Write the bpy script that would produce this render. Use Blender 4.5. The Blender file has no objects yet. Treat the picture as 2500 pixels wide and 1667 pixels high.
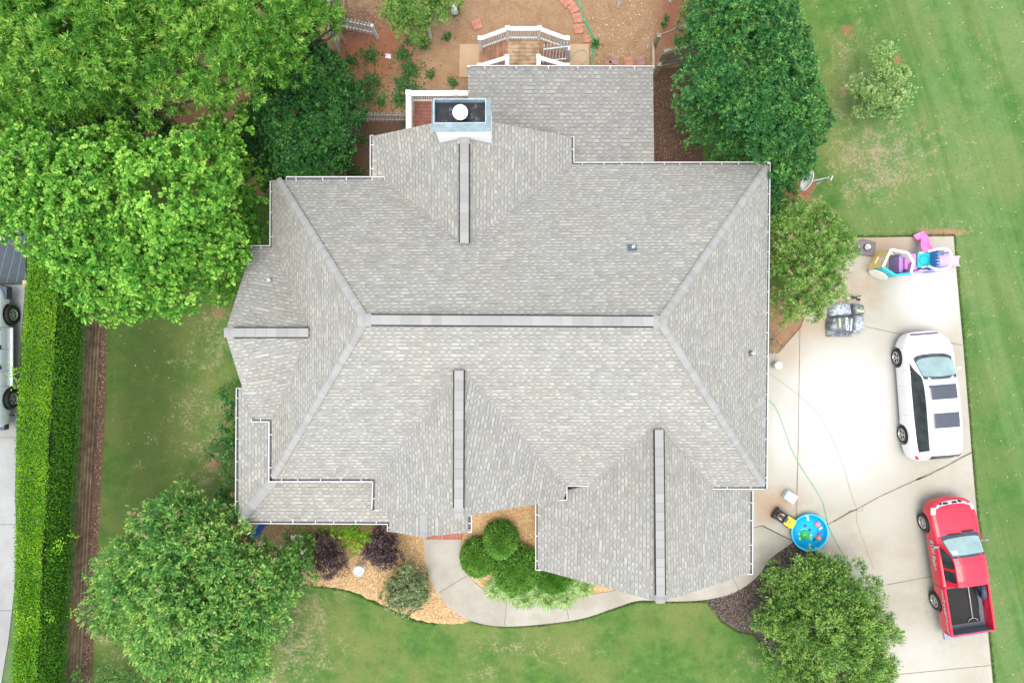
import bpy, bmesh, math, random
import numpy as np
from mathutils import Vector, Matrix
from mathutils.geometry import tessellate_polygon

# ------------------------------------------------------------------ camera, world, sun, exposure
H = 28.0                       # camera height above the lot (metres)
F = 1667.0                     # focal length in pixels of the 2500 x 1667 photograph
CX, CY = 1250.0, 833.5
scene = bpy.context.scene
cam_d = bpy.data.cameras.new("camera"); cam = bpy.data.objects.new("camera", cam_d)
scene.collection.objects.link(cam)
cam.location = (0, 0, H); cam.rotation_euler = (0, 0, 0)
cam_d.sensor_fit = 'HORIZONTAL'; cam_d.sensor_width = 36.0; cam_d.lens = 36.0 * F / 2500.0
cam_d.clip_start = 0.1; cam_d.clip_end = 2000
scene.camera = cam

SUN_EL, SUN_AZ = 78, 195.0   # degrees; azimuth clockwise from north (+Y)
world = bpy.data.worlds.new("World"); scene.world = world; world.use_nodes = True
wn = world.node_tree; wn.nodes.clear()
sky = wn.nodes.new('ShaderNodeTexSky'); sky.sky_type = 'NISHITA'; sky.sun_disc = False
sky.sun_elevation = math.radians(SUN_EL); sky.sun_rotation = math.radians(SUN_AZ)
sky.air_density = 1.0; sky.dust_density = 1.2; sky.ozone_density = 1.0
hs = wn.nodes.new('ShaderNodeHueSaturation'); hs.inputs['Saturation'].default_value = 0.30
bg = wn.nodes.new('ShaderNodeBackground'); bg.inputs['Strength'].default_value = 0.15
wo = wn.nodes.new('ShaderNodeOutputWorld')
wn.links.new(sky.outputs[0], hs.inputs['Color']); wn.links.new(hs.outputs[0], bg.inputs[0]); wn.links.new(bg.outputs[0], wo.inputs[0])
sd = bpy.data.lights.new("sun", 'SUN'); sd.energy = 0.75; sd.angle = math.radians(38); sd.color = (1.0, 0.94, 0.86)
sun = bpy.data.objects.new("sun", sd); scene.collection.objects.link(sun)
az, el = math.radians(SUN_AZ), math.radians(SUN_EL)
sdir = Vector((math.sin(az) * math.cos(el), math.cos(az) * math.cos(el), math.sin(el)))
sun.rotation_euler = sdir.to_track_quat('Z', 'Y').to_euler(); sun.location = (0, 0, 40)
scene.view_settings.view_transform = 'Standard'; scene.view_settings.look = 'None'
scene.view_settings.gamma = 1.0; scene.view_settings.exposure = 1.5
scene.view_settings.use_curve_mapping = False
scene.cycles.max_bounces = 6; scene.cycles.transparent_max_bounces = 4
scene.cycles.diffuse_bounces = 3

# ------------------------------------------------------------------ helpers
def P(px, py, z=0.0):
    """world point that stands at height z on the line of sight of a photo pixel (survey of the site)"""
    k = (H - z) / F
    return Vector(((px - CX) * k, -(py - CY) * k, z))
def plane3(a, b, c):
    n = (b - a).cross(c - a).normalized()
    return (a, n)
def on_plane(px, py, pl):
    o = Vector((0, 0, H)); d = Vector(((px - CX) / F, -(py - CY) / F, -1.0))
    t = (pl[0] - o).dot(pl[1]) / d.dot(pl[1])
    return o + d * t
rng = np.random.default_rng(7)
random.seed(7)
COL = scene.collection

def link(o, parent=None):
    COL.objects.link(o)
    if parent is not None: o.parent = parent
    return o
def tag(o, label=None, cat=None, group=None, kind=None):
    if label: o['label'] = label
    if cat: o['category'] = cat
    if group: o['group'] = group
    if kind: o['kind'] = kind
    return o
def thing(name, label, cat, loc=(0, 0, 0), rz=0.0, group=None):
    o = bpy.data.objects.new(name, None); o.empty_display_size = 0.2
    link(o); o.location = loc; o.rotation_euler = (0, 0, rz)
    return tag(o, label, cat, group)
def mesh_obj(name, verts, faces, mats, parent=None, smooth=False, midx=None, uvs=None):
    me = bpy.data.meshes.new(name)
    me.from_pydata([tuple(v) for v in verts], [], faces)
    for m in (mats if isinstance(mats, (list, tuple)) else [mats]): me.materials.append(m)
    if midx is not None: me.polygons.foreach_set('material_index', midx)
    if smooth: me.polygons.foreach_set('use_smooth', [True] * len(me.polygons))
    if uvs is not None:
        ul = me.uv_layers.new(name='UVMap'); ul.data.foreach_set('uv', [c for uv in uvs for c in uv])
    me.update()
    return link(bpy.data.objects.new(name, me), parent)

class MB:
    """collects shapes and links them as one mesh object"""
    def __init__(s): s.v = []; s.f = []; s.m = []; s.sm = []
    def add(s, vs, fs, m=0, smooth=False):
        b = len(s.v); s.v += [Vector(v) for v in vs]
        for f in fs: s.f.append([i + b for i in f]); s.m.append(m); s.sm.append(smooth)
    def box(s, c, d, rz=0.0, m=0, M=None):
        x, y, z = d[0] / 2, d[1] / 2, d[2] / 2
        R = Matrix.Rotation(rz, 3, 'Z')
        vs = [Vector((sx * x, sy * y, sz * z)) for sz in (-1, 1) for sy in (-1, 1) for sx in (-1, 1)]
        if M is not None: vs = [M @ v for v in vs]
        else: vs = [R @ v + Vector(c) for v in vs]
        s.add(vs, [(0, 2, 3, 1), (4, 5, 7, 6), (0, 1, 5, 4), (2, 6, 7, 3), (0, 4, 6, 2), (1, 3, 7, 5)], m)
    def bar(s, a, b, w, h, m=0, up=Vector((0, 0, 1))):
        a, b = Vector(a), Vector(b); d = (b - a); L = d.length
        if L < 1e-6: return
        d.normalize(); side = d.cross(up)
        if side.length < 1e-4: side = Vector((1, 0, 0))
        side.normalize(); u = side.cross(d).normalized()
        vs = []
        for p in (a, b):
            for sx, sz in ((-1, -1), (1, -1), (1, 1), (-1, 1)): vs.append(p + side * sx * w / 2 + u * sz * h / 2)
        s.add(vs, [(3, 2, 1, 0), (4, 5, 6, 7), (0, 1, 5, 4), (1, 2, 6, 5), (2, 3, 7, 6), (3, 0, 4, 7)], m)
    def tube(s, pts, r, n=8, m=0, cap=True):
        pts = [Vector(p) for p in pts]; rs = r if isinstance(r, (list, tuple)) else [r] * len(pts)
        vs = []; fs = []
        for i, p in enumerate(pts):
            d = (pts[min(i + 1, len(pts) - 1)] - pts[max(i - 1, 0)]).normalized()
            a = d.cross(Vector((0, 0, 1)));
            if a.length < 1e-3: a = Vector((1, 0, 0))
            a.normalize(); b = d.cross(a)
            for k in range(n):
                t = 2 * math.pi * k / n; vs.append(p + (a * math.cos(t) + b * math.sin(t)) * rs[i])
        for i in range(len(pts) - 1):
            for k in range(n):
                k2 = (k + 1) % n
                fs.append((i * n + k, i * n + k2, (i + 1) * n + k2, (i + 1) * n + k))
        if cap: fs.append(tuple(range(n))); fs.append(tuple(reversed([(len(pts) - 1) * n + k for k in range(n)])))
        s.add(vs, fs, m, True)
    def lathe(s, c, prof, n=24, m=0):
        c = Vector(c); vs = []; fs = []
        for r, z in prof:
            for k in range(n):
                t = 2 * math.pi * k / n; vs.append(c + Vector((r * math.cos(t), r * math.sin(t), z)))
        for i in range(len(prof) - 1):
            for k in range(n):
                k2 = (k + 1) % n; fs.append((i * n + k, i * n + k2, (i + 1) * n + k2, (i + 1) * n + k))
        s.add(vs, fs, m, True)
    def ball(s, c, r, n=16, m=0, M=None):
        c = Vector(c); rr = r if isinstance(r, (tuple, list)) else (r, r, r); vs = []; fs = []
        k = n // 2
        for i in range(k + 1):
            a = math.pi * i / k - math.pi / 2
            for j in range(n):
                t = 2 * math.pi * j / n
                v = Vector((math.cos(a) * math.cos(t) * rr[0], math.cos(a) * math.sin(t) * rr[1], math.sin(a) * rr[2]))
                if M is not None: v = M @ v
                vs.append(c + v)
        for i in range(k):
            for j in range(n):
                j2 = (j + 1) % n; fs.append((i * n + j, i * n + j2, (i + 1) * n + j2, (i + 1) * n + j))
        s.add(vs, fs, m, True)
    def prism(s, poly, z0, z1, m=0):
        n = len(poly)
        a = sum(poly[i][0] * poly[(i + 1) % n][1] - poly[(i + 1) % n][0] * poly[i][1] for i in range(n))
        if a < 0: poly = list(reversed(poly))
        vs = [(p[0], p[1], z0) for p in poly] + [(p[0], p[1], z1) for p in poly]
        fs = [tuple(reversed(range(n))), tuple(range(n, 2 * n))] + [(i, (i + 1) % n, (i + 1) % n + n, i + n) for i in range(n)]
        s.add(vs, fs, m)
    def build(s, name, mats, parent=None, bevel=0.0):
        o = mesh_obj(name, s.v, s.f, mats, parent, midx=s.m)
        o.data.polygons.foreach_set('use_smooth', s.sm); o.data.update()
        if bevel:
            b = o.modifiers.new('bevel', 'BEVEL'); b.width = bevel; b.segments = 2; b.limit_method = 'ANGLE'
        return o

# ------------------------------------------------------------------ materials
def new_mat(name):
    m = bpy.data.materials.new(name); m.use_nodes = True
    nt = m.node_tree; b = nt.nodes['Principled BSDF']
    return m, nt, b
def N(nt, t, **kw):
    n = nt.nodes.new(t)
    for k, v in kw.items():
        if k.startswith('i_'):
            key = k[2:]; key = int(key) if key.isdigit() else key.replace('_', ' ')
            n.inputs[key].default_value = v
        else: setattr(n, k, v)
    return n
def math_(nt, op, a, b=None, c=None, clamp=False):
    n = nt.nodes.new('ShaderNodeMath'); n.operation = op; n.use_clamp = clamp
    for i, x in enumerate((a, b, c)):
        if x is None: continue
        if isinstance(x, (int, float)): n.inputs[i].default_value = x
        else: nt.links.new(x, n.inputs[i])
    return n.outputs[0]
def mix_(nt, f, a, b, mode='MIX'):
    n = nt.nodes.new('ShaderNodeMix'); n.data_type = 'RGBA'; n.blend_type = mode
    for k, x in ((0, f), (6, a), (7, b)):
        if isinstance(x, (int, float)): n.inputs[k].default_value = x
        elif isinstance(x, tuple): n.inputs[k].default_value = (*x[:3], 1)
        else: nt.links.new(x, n.inputs[k])
    return n.outputs[2]
def noise_(nt, vec, scale, detail=4, rough=0.55, dist=0.0):
    n = N(nt, 'ShaderNodeTexNoise'); n.inputs['Scale'].default_value = scale; n.inputs['Detail'].default_value = detail
    n.inputs['Roughness'].default_value = rough; n.inputs['Distortion'].default_value = dist
    if vec is not None: nt.links.new(vec, n.inputs['Vector'])
    return n.outputs['Fac']
def sstep(nt, x, a, b):
    n = N(nt, 'ShaderNodeMapRange'); n.interpolation_type = 'SMOOTHSTEP'
    n.inputs['From Min'].default_value = a; n.inputs['From Max'].default_value = b
    nt.links.new(x, n.inputs['Value']); return n.outputs[0]
def bump_(nt, b, h, s=0.4, d=0.02):
    n = N(nt, 'ShaderNodeBump'); n.inputs['Strength'].default_value = s; n.inputs['Distance'].default_value = d
    nt.links.new(h, n.inputs['Height']); nt.links.new(n.outputs[0], b.inputs['Normal'])
def simple(name, rgb, rough=0.6, metal=0.0, var=0.12, scale=9.0, coat=0.0, bump=0.0, spec=None):
    m, nt, b = new_mat(name)
    tc = N(nt, 'ShaderNodeTexCoord')
    n = noise_(nt, tc.outputs['Object'], scale, 5, 0.6)
    lo = tuple(c * (1 - var) for c in rgb); hi = tuple(min(1, c * (1 + var)) for c in rgb)
    c = mix_(nt, sstep(nt, n, 0.3, 0.7), lo, hi)
    nt.links.new(c, b.inputs['Base Color'])
    b.inputs['Roughness'].default_value = rough; b.inputs['Metallic'].default_value = metal
    if coat: b.inputs['Coat Weight'].default_value = coat; b.inputs['Coat Roughness'].default_value = 0.08
    if spec is not None: b.inputs['Specular IOR Level'].default_value = spec
    if bump: bump_(nt, b, n, bump, 0.01)
    return m
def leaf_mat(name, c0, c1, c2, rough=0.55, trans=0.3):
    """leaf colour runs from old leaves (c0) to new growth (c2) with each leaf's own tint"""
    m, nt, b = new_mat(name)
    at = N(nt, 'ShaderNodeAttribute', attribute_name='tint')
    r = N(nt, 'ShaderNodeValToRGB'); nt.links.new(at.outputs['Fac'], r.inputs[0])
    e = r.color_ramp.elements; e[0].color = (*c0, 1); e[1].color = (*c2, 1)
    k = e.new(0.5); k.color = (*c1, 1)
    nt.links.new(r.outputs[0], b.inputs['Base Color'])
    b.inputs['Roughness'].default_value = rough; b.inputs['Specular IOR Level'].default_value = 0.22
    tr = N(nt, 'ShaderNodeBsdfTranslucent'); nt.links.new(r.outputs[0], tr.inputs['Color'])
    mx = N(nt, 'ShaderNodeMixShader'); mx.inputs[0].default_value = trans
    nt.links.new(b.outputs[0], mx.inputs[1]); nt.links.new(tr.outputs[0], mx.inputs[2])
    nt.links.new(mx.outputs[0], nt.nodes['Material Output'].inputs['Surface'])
    return m

M_white = simple('white_paint', (0.8, 0.8, 0.79), 0.5, var=0.05)
M_worn = simple('weathered_white_paint', (0.70, 0.70, 0.68), 0.6, var=0.16, scale=14)
M_gutter = simple('gutter_paint', (0.62, 0.62, 0.61), 0.5, var=0.08)
M_gut_in = simple('gutter_inside', (0.10, 0.10, 0.11), 0.6)
M_siding = simple('cream_siding', (0.72, 0.70, 0.64), 0.6, var=0.05)
M_chim = simple('white_siding', (0.9, 0.9, 0.9), 0.5, var=0.03)
M_black = simple('black_plastic', (0.02, 0.02, 0.022), 0.5)
M_vent = simple('vent_slit', (0.015, 0.015, 0.015), 0.8)
M_bluegrey = simple('pale_blue_painted_metal', (0.34, 0.44, 0.48), 0.5, var=0.16, scale=5)
M_bark = simple('bark', (0.12, 0.085, 0.06), 0.9, var=0.3, scale=20, bump=0.4)
M_glass = simple('window_glass', (0.03, 0.035, 0.04), 0.08, var=0.05)

def soot_mat():
    m, nt, b = new_mat('sooty_metal_pan'); tc = N(nt, 'ShaderNodeTexCoord')
    n = noise_(nt, tc.outputs['Object'], 3.0, 6, 0.65, 1.2)
    c = mix_(nt, sstep(nt, n, 0.5, 0.8), (0.010, 0.012, 0.017), (0.15, 0.17, 0.20))
    nt.links.new(c, b.inputs['Base Color']); b.inputs['Roughness'].default_value = 0.5; b.inputs['Metallic'].default_value = 0.3
    return m
M_soot = soot_mat()

def shingle_mat(name='laminated_shingles', tone=1.0):
    m, nt, b = new_mat(name)
    uv = N(nt, 'ShaderNodeUVMap', uv_map='UVMap')
    sp = N(nt, 'ShaderNodeSeparateXYZ'); nt.links.new(uv.outputs[0], sp.inputs[0])
    u, v = sp.outputs[0], sp.outputs[1]
    C = 0.142
    vc = math_(nt, 'DIVIDE', v, C); row = math_(nt, 'FLOOR', vc); fv = math_(nt, 'FRACT', vc)
    wn1 = N(nt, 'ShaderNodeTexWhiteNoise', noise_dimensions='1D'); nt.links.new(row, wn1.inputs['W'])
    # irregular tab widths: warp u with a row-dependent noise
    cb = N(nt, 'ShaderNodeCombineXYZ'); nt.links.new(math_(nt, 'MULTIPLY', u, 3.1), cb.inputs[0]); nt.links.new(math_(nt, 'MULTIPLY', row, 17.3), cb.inputs[1])
    wob = noise_(nt, cb.outputs[0], 1.0, 2)
    uu = math_(nt, 'ADD', math_(nt, 'DIVIDE', u, 0.115), math_(nt, 'ADD', math_(nt, 'MULTIPLY', wn1.outputs['Value'], 13.0), math_(nt, 'MULTIPLY', wob, 2.6)))
    cell = math_(nt, 'FLOOR', uu)
    par = math_(nt, 'MODULO', math_(nt, 'ABSOLUTE', cell), 2.0)      # teeth and gaps alternate
    c2 = N(nt, 'ShaderNodeCombineXYZ'); nt.links.new(cell, c2.inputs[0]); nt.links.new(row, c2.inputs[1])
    w2 = N(nt, 'ShaderNodeTexWhiteNoise', noise_dimensions='2D'); nt.links.new(c2.outputs[0], w2.inputs['Vector'])
    rnd = w2.outputs['Value']
    flip = math_(nt, 'GREATER_THAN', rnd, 0.86)
    tab = math_(nt, 'ABSOLUTE', math_(nt, 'SUBTRACT', par, flip))
    # tone of each tab: two-cell wide blends
    c3 = N(nt, 'ShaderNodeCombineXYZ'); nt.links.new(math_(nt, 'FLOOR', math_(nt, 'DIVIDE', uu, 2.0)), c3.inputs[0]); nt.links.new(row, c3.inputs[1]); c3.inputs[2].default_value = 5.0
    w3 = N(nt, 'ShaderNodeTexWhiteNoise', noise_dimensions='3D'); nt.links.new(c3.outputs[0], w3.inputs['Vector'])
    ramp = N(nt, 'ShaderNodeValToRGB'); nt.links.new(w3.outputs['Value'], ramp.inputs[0])
    e = ramp.color_ramp.elements; e[0].color = (0.32, 0.316, 0.302, 1); e[1].color = (0.47, 0.462, 0.438, 1)
    k = e.new(0.3); k.color = (0.385, 0.38, 0.362, 1)
    k = e.new(0.75); k.color = (0.42, 0.413, 0.392, 1)
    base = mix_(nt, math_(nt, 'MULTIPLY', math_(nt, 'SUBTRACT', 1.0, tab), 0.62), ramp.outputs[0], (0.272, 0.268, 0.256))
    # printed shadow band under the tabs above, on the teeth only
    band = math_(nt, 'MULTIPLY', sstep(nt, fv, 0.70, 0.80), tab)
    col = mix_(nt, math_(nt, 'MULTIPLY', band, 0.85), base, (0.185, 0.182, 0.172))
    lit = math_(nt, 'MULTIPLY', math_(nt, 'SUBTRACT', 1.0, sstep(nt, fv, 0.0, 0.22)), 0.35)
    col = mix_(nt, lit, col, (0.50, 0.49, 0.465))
    tc = N(nt, 'ShaderNodeTexCoord')
    big = noise_(nt, tc.outputs['Object'], 0.55, 4)
    col = mix_(nt, sstep(nt, big, 0.42, 0.68), col, mix_(nt, 1.0, col, (1.02, 0.995, 0.955), 'MULTIPLY'))
    mid = noise_(nt, tc.outputs['Object'], 2.3, 4, 0.6)
    vv = math_(nt, 'MULTIPLY', tone * 0.90, math_(nt, 'ADD', 0.86, math_(nt, 'MULTIPLY', mid, 0.28)))
    cc = N(nt, 'ShaderNodeCombineXYZ')
    for i in range(3): nt.links.new(vv, cc.inputs[i])
    col = mix_(nt, 1.0, col, cc.outputs[0], 'MULTIPLY')
    col = mix_(nt, 1.0, col, (1.0, 0.99, 0.955), 'MULTIPLY')
    fine = noise_(nt, tc.outputs['Object'], 60, 2)
    col = mix_(nt, 0.25, col, mix_(nt, fine, (0.15, 0.15, 0.15), (0.65, 0.65, 0.64)), 'OVERLAY')
    nt.links.new(col, b.inputs['Base Color']); b.inputs['Roughness'].default_value = 0.92
    b.inputs['Specular IOR Level'].default_value = 0.2
    hgt = math_(nt, 'ADD', math_(nt, 'MULTIPLY', tab, 0.5), math_(nt, 'SUBTRACT', 1.0, fv))
    bump_(nt, b, hgt, 0.35, 0.012)
    return m
M_shingle = shingle_mat(); M_shingle_dark = shingle_mat('darker_shingles', 0.80)  # second copy is the same shingle in a darker overall tone
def cap_mat():
    m, nt, b = new_mat('ridge_cap_shingle'); at = N(nt, 'ShaderNodeAttribute', attribute_name='tone')
    c = mix_(nt, at.outputs['Fac'], (0.275, 0.272, 0.258), (0.335, 0.33, 0.312))
    tc = N(nt, 'ShaderNodeTexCoord'); n = noise_(nt, tc.outputs['Object'], 50, 3)
    c = mix_(nt, 0.3, c, mix_(nt, n, (0.25, 0.25, 0.25), (0.6, 0.6, 0.6)), 'OVERLAY')
    nt.links.new(c, b.inputs['Base Color']); b.inputs['Roughness'].default_value = 0.92
    return m
M_cap = cap_mat()

def concrete_mat(name, base, dark, stain=(0.36, 0.27, 0.18), s_amt=0.5, scale=0.5):
    m, nt, b = new_mat(name); tc = N(nt, 'ShaderNodeTexCoord'); v = tc.outputs['Object']
    n1 = noise_(nt, v, scale, 5, 0.6); n2 = noise_(nt, v, scale * 6, 6, 0.65); n3 = noise_(nt, v, 40, 4, 0.7)
    c = mix_(nt, sstep(nt, n1, 0.35, 0.7), base, dark)
    c = mix_(nt, math_(nt, 'MULTIPLY', sstep(nt, n2, 0.5, 0.75), s_amt), c, stain)
    c = mix_(nt, 0.22, c, mix_(nt, n3, (0.2, 0.2, 0.2), (0.75, 0.75, 0.75)), 'OVERLAY')
    nt.links.new(c, b.inputs['Base Color']); b.inputs['Roughness'].default_value = 0.9
    bump_(nt, b, n3, 0.15, 0.004)
    return m
def driveway_mat():
    m, nt, b = new_mat('driveway_concrete'); tc = N(nt, 'ShaderNodeTexCoord'); v = tc.outputs['Object']
    at = N(nt, 'ShaderNodeAttribute', attribute_name='stain')   # worn zones: r dirt, g oil and painted shade at vehicle noses, b bleached
    sp = N(nt, 'ShaderNodeSeparateColor'); nt.links.new(at.outputs['Color'], sp.inputs[0])
    n1 = noise_(nt, v, 0.7, 6, 0.62); n2 = noise_(nt, v, 3.5, 6, 0.65); n3 = noise_(nt, v, 40, 4, 0.7)
    c = mix_(nt, sstep(nt, n1, 0.35, 0.7), (0.41, 0.385, 0.32), (0.35, 0.32, 0.25))
    d = math_(nt, 'ADD', sp.outputs[0], math_(nt, 'MULTIPLY', math_(nt, 'SUBTRACT', n1, 0.5), 1.1))
    c = mix_(nt, math_(nt, 'MULTIPLY', sstep(nt, d, 0.25, 1.0), 0.9), c, (0.36, 0.25, 0.16))
    o = math_(nt, 'ADD', sp.outputs[1], math_(nt, 'MULTIPLY', math_(nt, 'SUBTRACT', n2, 0.5), 1.4))
    c = mix_(nt, math_(nt, 'MULTIPLY', sstep(nt, o, 0.35, 1.0), 0.6), c, (0.27, 0.23, 0.19))
    w = math_(nt, 'ADD', sp.outputs[2], math_(nt, 'MULTIPLY', math_(nt, 'SUBTRACT', n1, 0.5), 0.7))
    c = mix_(nt, math_(nt, 'MULTIPLY', sstep(nt, w, 0.15, 0.85), 0.85), c, (0.55, 0.54, 0.50))
    c = mix_(nt, 0.15, c, mix_(nt, n3, (0.25, 0.25, 0.25), (0.75, 0.75, 0.75)), 'OVERLAY')
    nt.links.new(c, b.inputs['Base Color']); b.inputs['Roughness'].default_value = 0.9
    return m
M_walk = concrete_mat('walkway_concrete', (0.41, 0.385, 0.325), (0.31, 0.28, 0.225), s_amt=0.35)
M_nconc = concrete_mat('neighbour_concrete', (0.36, 0.36, 0.345), (0.29, 0.285, 0.28), (0.26, 0.25, 0.24), 0.45)
M_pad = concrete_mat('tan_concrete_pad', (0.44, 0.30, 0.19), (0.38, 0.25, 0.15), s_amt=0.3)
M_paver = simple('red_paver', (0.40, 0.17, 0.11), 0.85, var=0.2, scale=5)
M_paver2 = simple('mauve_paver', (0.30, 0.17, 0.14), 0.85, var=0.2, scale=5)
M_brick = simple('red_brick', (0.38, 0.14, 0.10), 0.85, var=0.2, scale=8)
M_joint = simple('joint_dirt', (0.16, 0.12, 0.085), 0.95, var=0.4, scale=4)

def chips_ground(name, a, b2, c3, scale=22):
    m, nt, b = new_mat(name); tc = N(nt, 'ShaderNodeTexCoord'); v = tc.outputs['Object']
    n1 = noise_(nt, v, 1.1, 5); n2 = noise_(nt, v, scale, 4, 0.75); vo = N(nt, 'ShaderNodeTexVoronoi'); vo.inputs['Scale'].default_value = scale
    nt.links.new(v, vo.inputs['Vector'])
    c = mix_(nt, sstep(nt, n1, 0.35, 0.65), a, b2)
    sp = N(nt, 'ShaderNodeSeparateColor'); nt.links.new(vo.outputs['Color'], sp.inputs[0])
    c = mix_(nt, math_(nt, 'MULTIPLY', sstep(nt, sp.outputs[0], 0.45, 1.0), 0.75), c, c3)
    c = mix_(nt, math_(nt, 'MULTIPLY', sstep(nt, n2, 0.5, 0.72), 0.6), c, tuple(x * 0.45 for x in a))
    nt.links.new(c, b.inputs['Base Color']); b.inputs['Roughness'].default_value = 0.95
    bump_(nt, b, n2, 0.7, 0.03)
    return m
M_chipbed = chips_ground('wood_chip_mulch', (0.46, 0.28, 0.12), (0.52, 0.34, 0.16), (0.72, 0.54, 0.32))
M_darkbed = chips_ground('dark_mulch', (0.055, 0.042, 0.035), (0.085, 0.062, 0.05), (0.22, 0.17, 0.14), 16)

def lawn_mat():
    m, nt, b = new_mat('lawn_and_soil'); tc = N(nt, 'ShaderNodeTexCoord'); v = tc.outputs['Object']
    at = N(nt, 'ShaderNodeAttribute', attribute_name='cover')
    sp = N(nt, 'ShaderNodeSeparateColor'); nt.links.new(at.outputs['Color'], sp.inputs[0])
    soil, red, dry = sp.outputs[0], sp.outputs[1], sp.outputs[2]; right = at.outputs['Alpha']
    at2 = N(nt, 'ShaderNodeAttribute', attribute_name='bed')
    s2 = N(nt, 'ShaderNodeSeparateColor'); nt.links.new(at2.outputs['Color'], s2.inputs[0])
    mulch, weed, dark = s2.outputs[0], s2.outputs[1], s2.outputs[2]
    n1 = noise_(nt, v, 0.35, 5, 0.6); n2 = noise_(nt, v, 1.7, 7, 0.68, 0.4); n3 = noise_(nt, v, 9.0, 6, 0.75); n4 = noise_(nt, v, 38, 4, 0.8)
    g = mix_(nt, sstep(nt, n2, 0.32, 0.68), (0.056, 0.136, 0.028), (0.105, 0.195, 0.040))
    g = mix_(nt, math_(nt, 'MULTIPLY', sstep(nt, n1, 0.40, 0.62), 0.85), g, (0.17, 0.20, 0.060))
    # paler mown streaks on the open lawn
    mp = N(nt, 'ShaderNodeMapping', vector_type='TEXTURE'); nt.links.new(v, mp.inputs[0]); mp.inputs['Rotation'].default_value = (0, 0, math.radians(17))
    mp.inputs['Scale'].default_value = (1.0, 12.0, 1)
    st = noise_(nt, mp.outputs[0], 0.8, 7, 0.62, 0.8)
    g = mix_(nt, math_(nt, 'MULTIPLY', right, math_(nt, 'MULTIPLY', sstep(nt, st, 0.42, 0.62), 0.55)), g, (0.140, 0.235, 0.088))
    g = mix_(nt, math_(nt, 'MULTIPLY', right, math_(nt, 'MULTIPLY', sstep(nt, st, 0.60, 0.40), 0.45)), g, (0.050, 0.155, 0.036))
    g = mix_(nt, math_(nt, 'MULTIPLY', dark, 0.8), g, (0.046, 0.070, 0.018))  # dark mask: shade beside the hedge painted into the grass colour
    dn = math_(nt, 'ADD', dry, math_(nt, 'ADD', math_(nt, 'MULTIPLY', math_(nt, 'SUBTRACT', n2, 0.5), 1.7), math_(nt, 'MULTIPLY', math_(nt, 'SUBTRACT', n3, 0.5), 2.0)))
    dryc = mix_(nt, n3, (0.22, 0.17, 0.10), (0.42, 0.34, 0.22))
    c = mix_(nt, math_(nt, 'MULTIPLY', sstep(nt, dn, 0.35, 0.85), 0.85), g, dryc)
    fl = noise_(nt, v, 22, 5, 0.85)
    c = mix_(nt, math_(nt, 'MULTIPLY', sstep(nt, fl, 0.56, 0.70), 0.55), c, (0.27, 0.215, 0.115))
    c = mix_(nt, math_(nt, 'MULTIPLY', sstep(nt, noise_(nt, v, 6.0, 6, 0.8), 0.53, 0.66), 0.45), c, (0.045, 0.095, 0.022))
    soilc = mix_(nt, sstep(nt, n2, 0.3, 0.7), (0.29, 0.168, 0.092), (0.36, 0.235, 0.14))
    soilc = mix_(nt, math_(nt, 'MULTIPLY', sstep(nt, n3, 0.5, 0.75), 0.5), soilc, (0.20, 0.14, 0.07))
    rn = math_(nt, 'ADD', red, math_(nt, 'MULTIPLY', math_(nt, 'SUBTRACT', n2, 0.5), 1.2))
    soilc = mix_(nt, sstep(nt, rn, 0.3, 0.8), soilc, mix_(nt, n3, (0.24, 0.09, 0.048), (0.34, 0.155, 0.09)))
    sn = math_(nt, 'ADD', soil, math_(nt, 'ADD', math_(nt, 'MULTIPLY', math_(nt, 'SUBTRACT', n2, 0.5), 0.9), math_(nt, 'MULTIPLY', math_(nt, 'SUBTRACT', n3, 0.5), 0.5)))
    c = mix_(nt, sstep(nt, sn, 0.35, 0.65), c, soilc)
    wn_ = math_(nt, 'ADD', weed, math_(nt, 'ADD', math_(nt, 'MULTIPLY', math_(nt, 'SUBTRACT', n2, 0.5), 1.5), math_(nt, 'MULTIPLY', math_(nt, 'SUBTRACT', n3, 0.5), 1.2)))
    c = mix_(nt, math_(nt, 'MULTIPLY', sstep(nt, wn_, 0.5, 0.75), 0.7), c, (0.09, 0.13, 0.035))
    mn = math_(nt, 'ADD', mulch, math_(nt, 'MULTIPLY', math_(nt, 'SUBTRACT', n3, 0.5), 0.8))
    c = mix_(nt, sstep(nt, mn, 0.35, 0.65), c, mix_(nt, sstep(nt, n4, 0.35, 0.7), (0.075, 0.042, 0.028), (0.22, 0.13, 0.09)))
    n5 = noise_(nt, v, 15, 5, 0.8)
    fv = math_(nt, 'ADD', 0.28, math_(nt, 'ADD', math_(nt, 'MULTIPLY', n4, 0.7), math_(nt, 'MULTIPLY', n5, 0.75)))
    cc = N(nt, 'ShaderNodeCombineXYZ')
    for i in range(3): nt.links.new(fv, cc.inputs[i])
    c = mix_(nt, 1.0, c, cc.outputs[0], 'MULTIPLY')
    nt.links.new(c, b.inputs['Base Color']); b.inputs['Roughness'].default_value = 0.95; b.inputs['Specular IOR Level'].default_value = 0.15
    bump_(nt, b, n4, 0.8, 0.03)
    return m
M_lawn = lawn_mat()

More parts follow.
